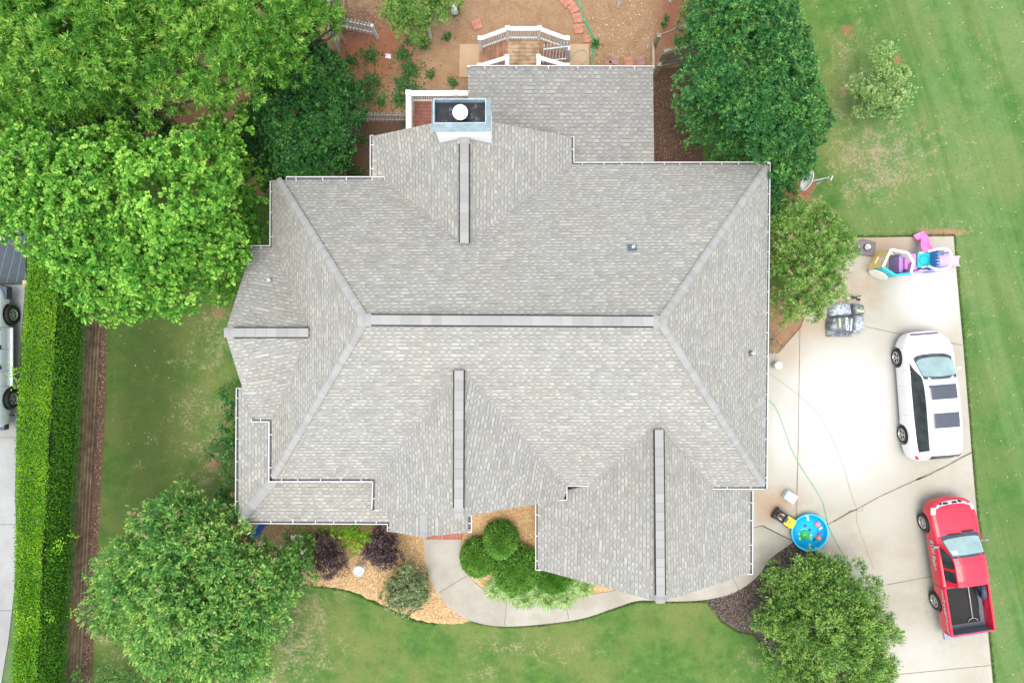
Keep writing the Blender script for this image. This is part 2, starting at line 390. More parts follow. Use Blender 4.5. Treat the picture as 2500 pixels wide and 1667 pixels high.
# ------------------------------------------------------------------ ground sheet
def blob(px, py, cx, cy, rx, ry, soft=0.5):
    d = np.sqrt(((px - cx) / rx) ** 2 + ((py - cy) / ry) ** 2)
    return np.clip((1 + soft - d) / (2 * soft), 0, 1)
def poly_field(px, py, poly, soft):
    """about 1 inside the polygon, 0 outside, with a ramp of 'soft' pixels"""
    inside = np.zeros(px.shape, bool); dmin = np.full(px.shape, 1e9); n = len(poly)
    for i in range(n):
        (x1, y1), (x2, y2) = poly[i], poly[(i + 1) % n]
        c = ((y1 > py) != (y2 > py)) & (px < (x2 - x1) * (py - y1) / ((y2 - y1) if y2 != y1 else 1e-9) + x1)
        inside ^= c
        t = np.clip(((px - x1) * (x2 - x1) + (py - y1) * (y2 - y1)) / ((x2 - x1) ** 2 + (y2 - y1) ** 2 + 1e-9), 0, 1)
        dmin = np.minimum(dmin, np.hypot(px - (x1 + t * (x2 - x1)), py - (y1 + t * (y2 - y1))))
    s = np.where(inside, dmin, -dmin)
    return np.clip(0.5 + s / (2 * soft), 0, 1)
def color_attr(me, name, arr):
    a = me.color_attributes.new(name, 'FLOAT_COLOR', 'POINT'); a.data.foreach_set('color', arr.astype(np.float32).ravel())
def axis(lo, hi, step, far):
    a = np.arange(lo, hi + 1e-6, step)
    ext = [1.0, 3, 7, 15, 40, 110, far]
    return np.concatenate([[lo - e for e in reversed(ext)], a, [hi + e for e in ext]])
xs = axis(-17.2, 23, 0.13, 320); ys = axis(-15.5, 15.5, 0.13, 320)
X, Y = np.meshgrid(xs, ys)
Z = 0.012 * np.sin(X * 0.7 + 1.3) * np.sin(Y * 0.6) - 0.002
Z = np.where((np.abs(X) > 24) | (np.abs(Y) > 17), -0.05, Z)
nx, ny = len(xs), len(ys)
px = CX + X * F / H; py = CY - Y * F / H
vs = np.stack([X, Y, Z], -1).reshape(-1, 3)
idx = np.arange(nx * ny).reshape(ny, nx)
fc = np.stack([idx[:-1, :-1], idx[:-1, 1:], idx[1:, 1:], idx[1:, :-1]], -1).reshape(-1, 4)
me = bpy.data.meshes.new('ground')
me.vertices.add(len(vs)); me.vertices.foreach_set('co', vs.ravel())
me.loops.add(fc.size); me.loops.foreach_set('vertex_index', fc.ravel())
me.polygons.add(len(fc)); me.polygons.foreach_set('loop_start', np.arange(0, fc.size, 4)); me.polygons.foreach_set('loop_total', np.full(len(fc), 4))
me.update(); me.materials.append(M_lawn)
soil = poly_field(px, py, [(380, -80), (1690, -80), (1660, 180), (1700, 420), (1300, 500), (560, 480), (330, 330)], 25) * 0.95
for a in [(2070, 70, 26, 34, .62), (2190, 145, 16, 20, .58), (1945, 455, 50, 45, .9), (2300, 568, 70, 12, .8), (1925, 800, 70, 90, .9), (700, 1310, 120, 50, .5),
          (530, 760, 40, 30, .55), (525, 1130, 35, 45, .6), (548, 1000, 25, 40, .5), (2060, 230, 25, 60, .45), (280, 1560, 70, 90, .35), (2395, 1270, 25, 12, .3)]:
    soil = np.maximum(soil, blob(px, py, *a[:4], .9) * a[4])
red = np.zeros_like(soil)
for a in [(900, 130, 110, 110, .8), (960, 160, 90, 90, .6), (1660, 50, 60, 90, .9), (1620, 0, 60, 40, .5), (900, 320, 90, 100, .7), (700, 250, 200, 150, .6), (2070, 70, 30, 30, 1), (1945, 455, 50, 45, .9),
          (480, 290, 120, 60, .6), (2190, 145, 16, 20, .58), (1920, 800, 60, 80, .35)]:
    red = np.maximum(red, blob(px, py, *a[:4]) * a[4])
dry = np.zeros_like(soil) + 0.06
for a in [(2150, 380, 150, 90, .80), (2120, 440, 110, 60, .75), (2230, 350, 90, 50, .5), (2070, 210, 55, 150, .62), (2100, 90, 90, 60, .5), (720, 1560, 110, 120, .75), (760, 1480, 80, 50, .6), (640, 1650, 120, 60, .7),
          (1230, 1580, 90, 26, .66), (1180, 1640, 60, 22, .6), (1350, 1590, 130, 25, .55), (490, 1010, 90, 230, .50), (520, 830, 70, 120, .62), (520, 1120, 60, 110, .65), (350, 1010, 60, 500, .20),
          (2300, 560, 140, 25, .6), (2430, 1440, 60, 80, .35), (2440, 200, 60, 160, .35), (1330, 1510, 500, 14, .35), (2370, 900, 14, 700, .45), (1700, 1640, 150, 30, .3), (1850, 1610, 60, 40, .5), (300, 1560, 80, 110, .6)]:
    dry = np.maximum(dry, blob(px, py, *a[:4], 1.0) * a[4] * .82)
right = np.clip((px - 2000) / 150, 0, 1)
color_attr(me, 'cover', np.stack([soil, red, dry, right], -1))
mul = np.zeros_like(soil)
mul = np.maximum(mul, poly_field(px, py, [(1590, 170), (1700, 160), (1720, 420), (1590, 420)], 10))
mul = np.maximum(mul, poly_field(px, py, [(195, 740), (262, 740), (258, 1000), (236, 1400), (225, 1700), (150, 1700)], 9) * 0.9)
mul = np.maximum(mul, poly_field(px, py, [(580, 1240), (745, 1240), (760, 1330), (690, 1370), (590, 1360)], 10))
mul = np.maximum(mul, poly_field(px, py, [(840, 290), (1000, 280), (1000, 480), (820, 480)], 16) * 0.65)
mul = np.maximum(mul, blob(px, py, 870, 60, 70, 60) * 0.55)
weed = np.zeros_like(soil)
for a in [(900, 200, 70, 120, .5), (985, 180, 50, 110, .55), (880, 270, 70, 50, .5), (1090, 90, 30, 20, .45), (1105, 205, 30, 12, .4), (1060, 140, 50, 60, .25)]:
    weed = np.maximum(weed, blob(px, py, *a[:4]) * a[4])
dark = np.clip(blob(px, py, 360, 1000, 110, 420, 0.6), 0, 1) * (1 - right)  # left lawn darkened in colour to imitate shade between hedge and house
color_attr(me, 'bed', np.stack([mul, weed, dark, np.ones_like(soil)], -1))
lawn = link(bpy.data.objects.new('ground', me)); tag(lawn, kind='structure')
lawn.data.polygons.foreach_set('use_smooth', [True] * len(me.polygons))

# ------------------------------------------------------------------ paved surfaces and beds
def pts(l, z=0.0): return [P(a, b, z).to_2d() for a, b in l]
def ragged(l, amp=0.04, step=0.15, seed=1):
    r = random.Random(seed); out = []
    for i in range(len(l)):
        a, b = Vector(l[i]), Vector(l[(i + 1) % len(l)]); L = (b - a).length; n = max(1, int(L / step))
        for k in range(n):
            p = a.lerp(b, k / n); out.append(p + Vector((r.uniform(-amp, amp), r.uniform(-amp, amp))))
    return out
def smooth_line(pl, n=6):
    out = []
    for i in range(len(pl) - 1):
        p0 = Vector(pl[max(i - 1, 0)]); p1 = Vector(pl[i]); p2 = Vector(pl[i + 1]); p3 = Vector(pl[min(i + 2, len(pl) - 1)])
        for k in range(n):
            t = k / n
            out.append(0.5 * ((2 * p1) + (p2 - p0) * t + (2 * p0 - 5 * p1 + 4 * p2 - p3) * t * t + (3 * p1 - p0 - 3 * p2 + p3) * t ** 3))
    out.append(Vector(pl[-1])); return out
def slab(name, poly, z0, z1, m, kind='structure', parent=None):
    b = MB(); b.prism([(p[0], p[1]) for p in poly], z0, z1); o = b.build(name, m, parent)
    if kind: tag(o, kind=kind)
    return o
def grid_slab(name, poly_px, z, m, step=0.2):
    """top sheet cut to an outline, fine enough to carry wear zones"""
    bm = bmesh.new(); pl = pts(poly_px, z)
    vs_ = [bm.verts.new((p[0], p[1], z)) for p in pl]; bm.faces.new(vs_)
    xs_ = [p[0] for p in pl]; ys_ = [p[1] for p in pl]
    x = min(xs_) + step
    while x < max(xs_):
        bmesh.ops.bisect_plane(bm, geom=bm.verts[:] + bm.edges[:] + bm.faces[:], plane_co=(x, 0, 0), plane_no=(1, 0, 0)); x += step
    y = min(ys_) + step
    while y < max(ys_):
        bmesh.ops.bisect_plane(bm, geom=bm.verts[:] + bm.edges[:] + bm.faces[:], plane_co=(0, y, 0), plane_no=(0, 1, 0)); y += step
    bmesh.ops.recalc_face_normals(bm, faces=bm.faces[:])
    if bm.faces[:][0].normal.z < 0: bmesh.ops.reverse_faces(bm, faces=bm.faces[:])
    ext = bmesh.ops.extrude_face_region(bm, geom=bm.faces[:])
    bmesh.ops.translate(bm, verts=[g for g in ext['geom'] if isinstance(g, bmesh.types.BMVert)], vec=(0, 0, -0.15))
    bmesh.ops.recalc_face_normals(bm, faces=bm.faces[:])
    me_ = bpy.data.meshes.new(name); bm.to_mesh(me_); bm.free(); me_.materials.append(m)
    return link(bpy.data.objects.new(name, me_))
drive_px = [(1955, 800), (1990, 700), (2040, 640), (2062, 581), (2328, 577), (2338, 700), (2352, 850), (2364, 1000), (2374, 1130), (2386, 1270), (2400, 1420), (2424, 1667), (2436, 1800),
            (2185, 1800), (2175, 1667), (2150, 1560), (2110, 1450), (2060, 1385), (1990, 1342), (1938, 1320), (1860, 1282), (1790, 1300), (1790, 862), (1900, 862)]
drive = grid_slab('driveway', drive_px, 0.05, driveway_mat()); tag(drive, kind='structure')
co = np.zeros(len(drive.data.vertices) * 3); drive.data.vertices.foreach_get('co', co); co = co.reshape(-1, 3)
dpx = CX + co[:, 0] * F / (H - .05); dpy = CY - co[:, 1] * F / (H - .05)
ds = np.zeros((len(co), 4)); ds[:, 3] = 1
for a in [(2140, 600, 150, 40, .8), (2090, 700, 90, 80, .5), (1930, 870, 60, 60, .75), (1990, 810, 130, 50, .7), (1880, 1230, 70, 60, .85), (1930, 1250, 70, 70, .6), (1870, 940, 40, 60, .3), (2330, 900, 20, 300, .4),
          (1990, 1240, 90, 40, .35), (2060, 1330, 90, 40, .6), (2110, 1100, 120, 60, .2), (2200, 1150, 60, 40, .3)]:
    ds[:, 0] = np.maximum(ds[:, 0], blob(dpx, dpy, *a[:4], .7) * a[4])
for a in [(2300, 1215, 60, 22, .7), (1895, 1235, 35, 10, .6), (2270, 1480, 30, 60, .6), (2300, 1575, 40, 30, .55), (2230, 1500, 40, 60, .5), (2240, 810, 60, 14, .35), (2110, 610, 40, 25, .4), (2250, 1640, 70, 20, .4), (1980, 1350, 60, 20, .4)]:  # oil spots; the ones at the vehicle noses paint contact shade
    ds[:, 1] = np.maximum(ds[:, 1], blob(dpx, dpy, *a[:4], .7) * a[4])
for a in [(2060, 1010, 160, 170, 1.0), (2270, 720, 80, 90, .9), (2200, 950, 120, 120, .8), (1920, 1050, 60, 120, .7), (2230, 1620, 120, 120, .45), (2170, 1250, 120, 90, .35)]:
    ds[:, 2] = np.maximum(ds[:, 2], blob(dpx, dpy, *a[:4], .7) * a[4])
color_attr(drive.data, 'stain', ds)
# joints cut in the slab
def joint(name, line, w=0.022, z=0.0545, amp=0.0, seed=0, parent=None):
    r = random.Random(seed); b = MB()
    line = [P(x, y, z) for x, y in line]; fine = []
    for i in range(len(line) - 1):
        n = max(1, int((line[i + 1] - line[i]).length / 0.25))
        fine += [line[i].lerp(line[i + 1], k / n) for k in range(n)]
    fine.append(line[-1]); prev = None; vs_ = []; fs_ = []
    for i, p in enumerate(fine):
        d = (fine[min(i + 1, len(fine) - 1)] - fine[max(i - 1, 0)]).normalized(); s_ = Vector((-d.y, d.x, 0))
        ww = w / 2 + abs(r.gauss(0, amp)); vs_ += [p + s_ * ww, p - s_ * (w / 2 + abs(r.gauss(0, amp)) * .6)]
        if i: fs_.append((2 * i - 2, 2 * i - 1, 2 * i + 1, 2 * i))
    b.add(vs_, fs_); o = b.build(name, M_joint, parent)
    if parent is None: tag(o, kind='structure')
    return o
joint('driveway_joint', [(1953, 800), (1949, 1060), (1945, 1262)])
joint('driveway_joint', [(2112, 797), (2204, 817), (2312, 835), (2350, 843)])
joint('driveway_joint', [(2018, 1281), (2040, 1270)], 0.03)
joint('driveway_joint', [(2036, 1272), (2075, 1250), (2092, 1243)], 0.04, amp=0.018, seed=3)
joint('driveway_joint', [(2088, 1245), (2145, 1213), (2250, 1165)], 0.03, amp=0.004)
joint('driveway_joint', [(2238, 1171), (2300, 1143), (2372, 1104)], 0.04, amp=0.018, seed=5)
joint('driveway_joint', [(1862, 1282), (1935, 1319)], 0.02)
joint('driveway_joint', [(2165, 1427), (2275, 1406)])
joint('driveway_joint', [(2190, 1646), (2422, 1623)])
joint('driveway_joint', [(1950, 1080), (1941, 1262)], 0.008)

outer = smooth_line(pts([(1034, 1310), (1037, 1350), (1046, 1400), (1072, 1452), (1115, 1495), (1165, 1518), (1230, 1527), (1320, 1522), (1420, 1508), (1500, 1482), (1560, 1464), (1640, 1466), (1720, 1462), (1790, 1445), (1845, 1408), (1880, 1362), (1936, 1321)]))
inner = smooth_line(pts([(1126, 1310), (1130, 1365), (1143, 1402), (1185, 1440), (1245, 1466), (1330, 1468), (1430, 1452), (1500, 1440)]))
tail = pts([(1700, 1380), (1780, 1300), (1859, 1283)])
slab('walkway', outer + list(reversed(inner + tail)), -0.1, 0.062, M_walk)
joint('walkway_joint', [(1072, 1446), (1143, 1403)], 0.02, 0.0665)
joint('walkway_joint', [(1238, 1462), (1231, 1527)], 0.02, 0.0665)
joint('walkway_joint', [(1378, 1462), (1389, 1512)], 0.02, 0.0665)
joint('walkway_joint', [(1788, 1410), (1807, 1444)], 0.015, 0.0665)
slab('chip_bed', ragged(pts([(560, 1200), (1038, 1200), (1038, 1350), (1048, 1400), (1074, 1452), (1117, 1495), (1150, 1514), (1120, 1522), (1065, 1520), (1010, 1510), (960, 1486), (905, 1462), (855, 1440), (800, 1430), (755, 1428), (690, 1400), (640, 1350)]), .035), -0.1, 0.035, M_chipbed)
slab('chip_bed', ragged(pts([(1123, 1200), (1340, 1200), (1500, 1442), (1430, 1456), (1330, 1472), (1245, 1470), (1185, 1444), (1141, 1404), (1128, 1365), (1124, 1312)]), .02), -0.1, 0.036, M_chipbed)
slab('mulch_bed', ragged(pts([(1728, 1462), (1786, 1438), (1840, 1400), (1876, 1354), (1932, 1312), (1990, 1335), (2060, 1390), (2110, 1452), (2150, 1562), (2172, 1700), (1950, 1700), (1880, 1600), (1840, 1545), (1800, 1538), (1762, 1512), (1738, 1488)]), .03), -0.1, 0.035, M_darkbed)

# neighbour's higher ground behind the timber wall
ZN = 0.75
def wall_x(y): return -16.96 + (y + 2.1) * 0.0555 if y < 3 else -16.68
wl = [(wall_x(y) - 0.22, y) for y in np.linspace(-40, 40, 41)]
up = MB(); up.prism([(-320, -320), (wl[0][0], -320)] + wl + [(wl[-1][0], 320), (-320, 320)], -0.2, ZN)
m_nl = leafless = None
def turf_mat(name, a, b2):
    m, nt, b = new_mat(name); tc = N(nt, 'ShaderNodeTexCoord'); v = tc.outputs['Object']
    n2 = noise_(nt, v, 2.0, 6, .7); n4 = noise_(nt, v, 30, 4, .8)
    c = mix_(nt, sstep(nt, n2, .3, .7), a, b2); c = mix_(nt, .5, c, mix_(nt, n4, (.1, .1, .1), (.9, .9, .9)), 'OVERLAY')
    nt.links.new(c, b.inputs['Base Color']); b.inputs['Roughness'].default_value = .95; bump_(nt, b, n4, .7, .03); return m
nb = up.build('terrace_ground', turf_mat('neighbour_turf', (0.07, 0.13, 0.04), (0.12, 0.2, 0.06))); tag(nb, kind='structure')
slab('neighbour_driveway', pts([(-900, 696), (63, 696), (52, 830), (44, 960), (38, 1200), (42, 1340), (36, 1440), (22, 1560), (4, 1667), (-20, 1760), (-900, 1760)], ZN), ZN - .1, ZN + 0.03, M_nconc)
for yy, x1 in ((862, 60), (1068, 60), (1280, 60), (1490, 55)):
    joint('neighbour_driveway_joint', [(-300, yy), (38 if yy < 1400 else 33, yy)], 0.02, ZN + 0.034)
# ------------------------------------------------------------------ the house
house = thing('house', 'large single house under steep pale grey shingle hip and gable roofs', 'house')
E = 3.5
rW = P(893, 781, 7.4); rE = P(1612, 785, 7.4)
pn = plane3(rW, rE, P(664, 440, E)); ps = plane3(rW, rE, P(663, 1169, E))
NW = P(664, 440, E); SW = P(663, 1169, E); NE = on_plane(1876, 402, pn); SE = on_plane(1868, 1188, ps)
pw = plane3(rW, NW, SW); pe = plane3(rE, NE, SE)

def roof_part(name, planes, parent=house, th=0.14, trim=M_white, skin=None):
    """each plane: (points, eave index pair) -> slab with shingle courses running along its eave"""
    vs, fs, mi, uv = [], [], [], []
    for poly, (ia, ib) in planes:
        poly = [Vector(p) for p in poly]; n = len(poly)
        nrm = Vector((0, 0, 0))
        for i in range(n):
            a, b = poly[i], poly[(i + 1) % n]
            nrm += Vector(((a.y - b.y) * (a.z + b.z), (a.z - b.z) * (a.x + b.x), (a.x - b.x) * (a.y + b.y)))
        if nrm.z < 0: 
            poly = list(reversed(poly)); ia, ib = n - 1 - ia, n - 1 - ib; nrm = -nrm
        nrm.normalize(); ud = (poly[ib] - poly[ia]).normalized(); vd = nrm.cross(ud)
        if vd.z < 0: vd = -vd
        o = poly[ia]; b0 = len(vs)
        vs += poly + [p - Vector((0, 0, th)) for p in poly]
        for tri in tessellate_polygon([poly]):
            a, b, c = tri
            if (poly[b] - poly[a]).cross(poly[c] - poly[a]).z < 0: b, c = c, b
            fs.append([b0 + a, b0 + b, b0 + c]); mi.append(0); uv += [((poly[q] - o).dot(ud) + 31, (poly[q] - o).dot(vd) + 20) for q in (a, b, c)]
            fs.append([b0 + n + a, b0 + n + c, b0 + n + b]); mi.append(1); uv += [(0, 0)] * 3
        for i in range(n):
            j = (i + 1) % n; fs.append([b0 + i, b0 + n + i, b0 + n + j, b0 + j]); mi.append(1); uv += [(0, 0)] * 4
    return mesh_obj(name, vs, fs, [skin or M_shingle, trim], parent, midx=mi, uvs=uv)

# north gable
gN_s = on_plane(1134, 599, pn)
gN_n = P(1132, 284.5, 5.55)
nL = on_plane(936, 437, pn); nLe = Vector((P(908, 333, E).x, P(908, 333, E).y, E)); nLv = Vector((nLe.x, nL.y, E))
nR = on_plane(1396, 402, pn); nRe = P(1396, 335, nR.z)
# south centre gable
gC_n = on_plane(1121, 893, ps); gC_s = P(1120, 1262, 6.05)
cR = on_plane(1384, 1187, ps); cRe = P(1377, 1219, cR.z)
cL = on_plane(916, 1169, ps); cLe = P(914, 1243, 3.55)
# garage gable
gG_n = on_plane(1608, 1036, ps); gG_s = P(1612, 1470, 5.15)
kL = on_plane(1440, 1183, ps); kR = on_plane(1740, 1189, ps)
zg = 2.25
gLe = P(1313, 1389, zg); gRe = P(1832, 1399, zg)
gLn = P(1313, 1215, zg); gRn = P(1832, 1180, zg)
# west gable
gW_e = on_plane(757, 812, pw); gW_w = P(549, 812, 5.6)
wN = on_plane(664, 603, pw); wNe = P(616, 603, 3.35)
wS = on_plane(664, 1024, pw); wSe = P(616, 1024, 3.35)
planes = [
    ([NW, nL, gN_s, nR, NE, rE, rW], (0, 1)),
    ([SW, cL, gC_n, cR, kL, gG_n, kR, SE, rE, rW], (0, 1)),
    ([rE, NE, SE], (1, 2)),
    ([rW, NW, wN, gW_e, wS, SW], (1, 5)),
    ([nLe, nLv, nL, gN_s, gN_n], (0, 1)), ([nRe, nR, gN_s, gN_n], (0, 1)),
    ([cLe, cL, gC_n, gC_s], (0, 1)), ([cRe, cR, gC_n, gC_s], (0, 1)),
    ([wNe, wN, gW_e, gW_w], (0, 1)), ([wSe, wS, gW_e, gW_w], (0, 1)),
]
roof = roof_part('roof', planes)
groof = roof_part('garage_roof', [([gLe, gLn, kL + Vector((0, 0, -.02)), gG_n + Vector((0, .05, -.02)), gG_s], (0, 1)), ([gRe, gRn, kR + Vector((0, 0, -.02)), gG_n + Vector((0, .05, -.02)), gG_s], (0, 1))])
# lower porch roof that wraps the south-west corner
zo, zi = 2.6, 3.2
pA = P(582, 950, zo); pB = P(582, 1272, zo); pC = P(950, 1274, zo)
xi = SW.x + 0.35; yi = SW.y + 0.35
iB = Vector((xi, yi, zi)); iA = Vector((xi, pA.y, zi)); iC = Vector((pC.x, yi, zi))
proof = roof_part('porch_roof', [([pA, pB, iB, iA], (0, 1)), ([pB, pC, iC, iB], (0, 1))])
# little entry gable
eL = P(950, 1297, 2.75); eR = P(1144, 1299, 2.75); eP = P(1034, 1310, 3.35)
eL2 = Vector((eL.x, yi, 2.75)); eR2 = Vector((eR.x, yi - .4, 2.75)); eP2 = Vector((eP.x, yi, 3.42))
eroof = roof_part('entry_roof', [([eL, eL2, eP2, eP], (0, 1)), ([eR, eR2, eP2, eP], (0, 1))])
# long low roof over the back porch
bA = P(1143, 164, 2.6); bB = P(1594, 165, 2.6)
b_in = NE.y - .8
broof = roof_part('back_porch_roof', [([bA, bB, Vector((bB.x + .02, b_in, 2.6 + (bA.y - b_in) * .045)), Vector((bA.x, b_in, 2.6 + (bA.y - b_in) * .045))], (0, 1))], skin=M_shingle_dark)

# ridge vents and caps, hip caps, valley lines
def cap_strip(name, a, b, w, parent, seg=0.16, rise=0.05, over=0.012, fold=0.12):
    a, b = Vector(a), Vector(b); d = (b - a); L = d.length; d.normalize()
    s_ = d.cross(Vector((0, 0, 1))).normalized(); up_ = s_.cross(d).normalized()
    n = max(2, int(L / seg)); vs_, fs_, tones = [], [], []
    for i in range(n):
        p, q = a + d * (L * i / n - .01), a + d * (L * (i + 1) / n + .02)
        t = rng.random(); b0 = len(vs_)
        for pt, ex in ((p, over + .008), (q, over * .2)):
            vs_ += [pt - s_ * w / 2 - up_ * fold * w + up_ * (rise + ex), pt - s_ * w * .2 + up_ * (rise + ex), pt + s_ * w * .2 + up_ * (rise + ex), pt + s_ * w / 2 - up_ * fold * w + up_ * (rise + ex)]
        vs_ += [pt - up_ * .06 for pt in vs_[b0:b0 + 4]]
        fs_ += [(b0, b0 + 1, b0 + 5, b0 + 4), (b0 + 1, b0 + 2, b0 + 6, b0 + 5), (b0 + 2, b0 + 3, b0 + 7, b0 + 6), (b0, b0 + 8, b0 + 9, b0 + 1), (b0 + 1, b0 + 9, b0 + 10, b0 + 2), (b0 + 2, b0 + 10, b0 + 11, b0 + 3)]
        tones += [t] * 12
    o = mesh_obj(name, vs_, fs_, M_cap, parent)
    at = o.data.attributes.new('tone', 'FLOAT', 'POINT'); at.data.foreach_set('value', tones)
    return o
def ridge_vent(a, b, parent, w=0.29):
    o = cap_strip('ridge_vent', a, b, w, parent, 0.30, 0.075, 0.006, 0.03)
    a, b = Vector(a), Vector(b); d = (b - a).normalized(); s_ = d.cross(Vector((0, 0, 1))).normalized()
    m = MB()
    for sg in (-1, 1): m.bar(a + s_ * sg * (w / 2 + .02) + Vector((0, 0, .035)), b + s_ * sg * (w / 2 + .02) + Vector((0, 0, .035)), 0.045, 0.05)
    m.build('vent_slit', M_vent, parent)
def on_line(a, b, t): return a.lerp(b, t)
ridge_vent(on_line(rW, rE, .02), on_line(rW, rE, .975), roof)
cap_strip('ridge_cap', rW - Vector((.25, 0, .1)), on_line(rW, rE, .02), .36, roof); cap_strip('ridge_cap', on_line(rW, rE, .975), rE + Vector((.2, 0, -.08)), .36, roof)
ridge_vent(P(1134, 353, gN_n.z), on_line(gN_s, gN_n, .02), roof)
cap_strip('ridge_cap', gN_n, P(1134, 353, gN_n.z), .34, roof, .3)
ridge_vent(on_line(gC_n, gC_s, .03), on_line(gC_n, gC_s, .935), roof); cap_strip('ridge_cap', on_line(gC_n, gC_s, .935), gC_s, .32, roof, .3)
ridge_vent(on_line(gG_n, gG_s, .03), on_line(gG_n, gG_s, .955), groof); cap_strip('ridge_cap', on_line(gG_n, gG_s, .955), gG_s, .32, groof, .2)
ridge_vent(on_line(gW_e, gW_w, .02), on_line(gW_e, gW_w, .89), roof); cap_strip('ridge_cap', on_line(gW_e, gW_w, .89), gW_w, .32, roof, .2)
for a, b in ((NW + Vector((.25, 0, .05)), rW), (SW + Vector((.1, .1, .08)), rW), (NE + Vector((-.1, -.1, .05)), rE), (SE + Vector((-.1, .1, .05)), rE)):
    cap_strip('hip_cap', a, b, .25, roof, .15, .03, .022, .16)
cap_strip('hip_cap', pB + Vector((.1, .1, .03)), iB, .36, proof, .17, .03, .02, .1)
cap_strip('ridge_cap', eP, eP2, .3, eroof, .2, .03)
def valley(a, b):
    m = MB(); o_ = Vector((0, 0, .012)); m.bar(a + o_, b + o_, .03, .02); m.build('valley_line', simple_valley, roof)
simple_valley = simple('valley_metal', (0.30, 0.285, 0.275), .8)
for a, b in ((nL, gN_s), (nR, gN_s), (cR, gC_n), (cL, gC_n), (kL, gG_n), (kR, gG_n)): valley(a, b)

# gutters: white outer lip, dark trough, hangers
def gutter(line, parent=house, w=0.12, side=None, hang=0.72):
    """line = lip points; side = unit vectors towards the roof for each stretch"""
    m = MB(); r = random.Random(len(line) * 7 + int(line[0].x * 10))
    for i in range(len(line) - 1):
        a, b = Vector(line[i]), Vector(line[i + 1]); d = (b - a).normalized(); s_ = Vector(side[i]).normalized()
        a2, b2 = a - d * (.01 if i == 0 else 0), b + d * 0.01
        up_ = Vector((0, 0, 1))
        m.bar(a2, b2, .028, .03, 0); m.bar(a2 - up_ * .06, b2 - up_ * .06, .012, .1, 0)
        m.bar(a2 + s_ * w * .5 - up_ * .1, b2 + s_ * w * .5 - up_ * .1, w, .014, 1)
        m.bar(a2 + s_ * w - up_ * .06, b2 + s_ * w - up_ * .06, .01, .09, 1)
        L = (b - a).length; n = max(1, int(L / hang))
        for k in range(n):
            t = (k + .5 + r.uniform(-.12, .12)) / n; p = a.lerp(b, t)
            m.bar(p, p + s_ * w, .028, .016, 0)
    for e, s_, sg in ((line[0], side[0], 1), (line[-1], side[-1], 1)):
        m.bar(Vector(e), Vector(e) + Vector(s_).normalized() * w, .016, .03, 0)
    return m.build('gutter', [M_gutter, M_gut_in], parent)
S_, N_, E_, W_ = (0, -1, 0), (0, 1, 0), (1, 0, 0), (-1, 0, 0)
zn = NE.z
gutter([P(699, 432, E), P(939, 432, E)], side=[S_], w=.14)
gutter([P(904, 331, E), P(904, 431, E)], side=[E_])
gutter([P(660, 443, E), P(659, 600, E), P(614, 600, 3.45)], side=[E_, S_], w=.11)
gutter([P(614, 1029, 3.45), P(657, 1029, E), P(656.5, 1175, E), P(910, 1175, E), P(908, 1245, E)], side=[N_, E_, N_, E_])
gutter([P(908, 1245, E), P(924, 1245, E)], side=[N_], w=.06)
gutter([P(1401, 334, zn), P(1401, 397, zn), P(1880, 396, zn), P(1880, 400, zn)], side=[W_, S_, W_], w=.1)
gutter([P(1880, 397, zn), P(1872, 1193, SE.z)], side=[W_], w=.09)
gutter([P(1872, 1193, SE.z), P(1740, 1193, SE.z)], side=[N_], w=.07)
gutter([P(1356, 1221, cR.z), P(1384, 1220, cR.z), P(1384, 1186, cR.z), P(1438, 1186, cR.z)], side=[N_, W_, N_])
gutter([P(1308, 1228, zg), P(1308, 1391, zg), P(1326, 1391, zg)], side=[E_, N_])
gutter([P(1838, 1197, zg), P(1837, 1401, zg), P(1822, 1401, zg)], side=[W_, N_])
gutter([P(592, 948, zo), P(577, 948, zo), P(575, 1250, zo)], side=[S_, E_], w=.08)
gutter([P(583, 1277, zo), P(946, 1279, zo), P(945.5, 1296, zo + .05)], side=[N_, E_], w=.11)
gutter([P(1151, 1258, 2.8), P(1150.5, 1299, 2.8), P(1143, 1299, 2.8)], side=[W_, N_], w=.12)
gutter([P(1141, 164, 2.62), P(1141, 161, 2.62), P(1596, 162, 2.62)], side=[E_, S_], w=.10, hang=1.1)

# walls under the eaves
wall = MB()
def wbox(x0, x1, y0, y1, z1): wall.prism([(x0, y0), (x1, y0), (x1, y1), (x0, y1)], -0.1, z1)
ov = .4
wbox(NW.x + ov, SE.x - ov - .05, SW.y + ov + .1, NW.y - ov, 2.95)
wbox(nLe.x + ov, nRe.x - ov, NW.y - .6, nLe.y - .35, 2.85)
wbox(cLe.x + ov, cRe.x - ov, cLe.y + .4, SW.y + .6, 2.95)
wbox(wNe.x + .3, NW.x + .5, wSe.y + ov, wNe.y - ov, 2.9)
wbox(gLe.x + ov, gRe.x - ov, gLe.y + .35, SE.y + .6, 2.1)
def gable(a, b, pk, th, axis):
    """triangular wall below a rake"""
    m = Vector((0, 0, -.22)); a, b, pk = a + m, b + m, pk + m; o_ = Vector(th)
    zb_ = min(a.z, b.z) - .3; base = [Vector((a.x, a.y, zb_)), Vector((b.x, b.y, zb_)), b, pk, a]
    vs_ = [v + o_ for v in base] + [v + o_ * 1.6 for v in base]; n = 5
    wall.add(vs_, [tuple(range(n)), tuple(reversed(range(n, 2 * n)))] + [(i, i + n, (i + 1) % n + n, (i + 1) % n) for i in range(n)])
gable(nLe + Vector((.4, 0, .1)), nRe + Vector((-.4, 0, .2)), gN_n, (0, -.35, 0), 0)
gable(cLe + Vector((.4, 0, .1)), cRe + Vector((-.4, 0, .2)), gC_s, (0, .35, 0), 0)
gable(gLe + Vector((.4, 0, .1)), gRe + Vector((-.4, 0, .1)), gG_s, (0, .35, 0), 0)
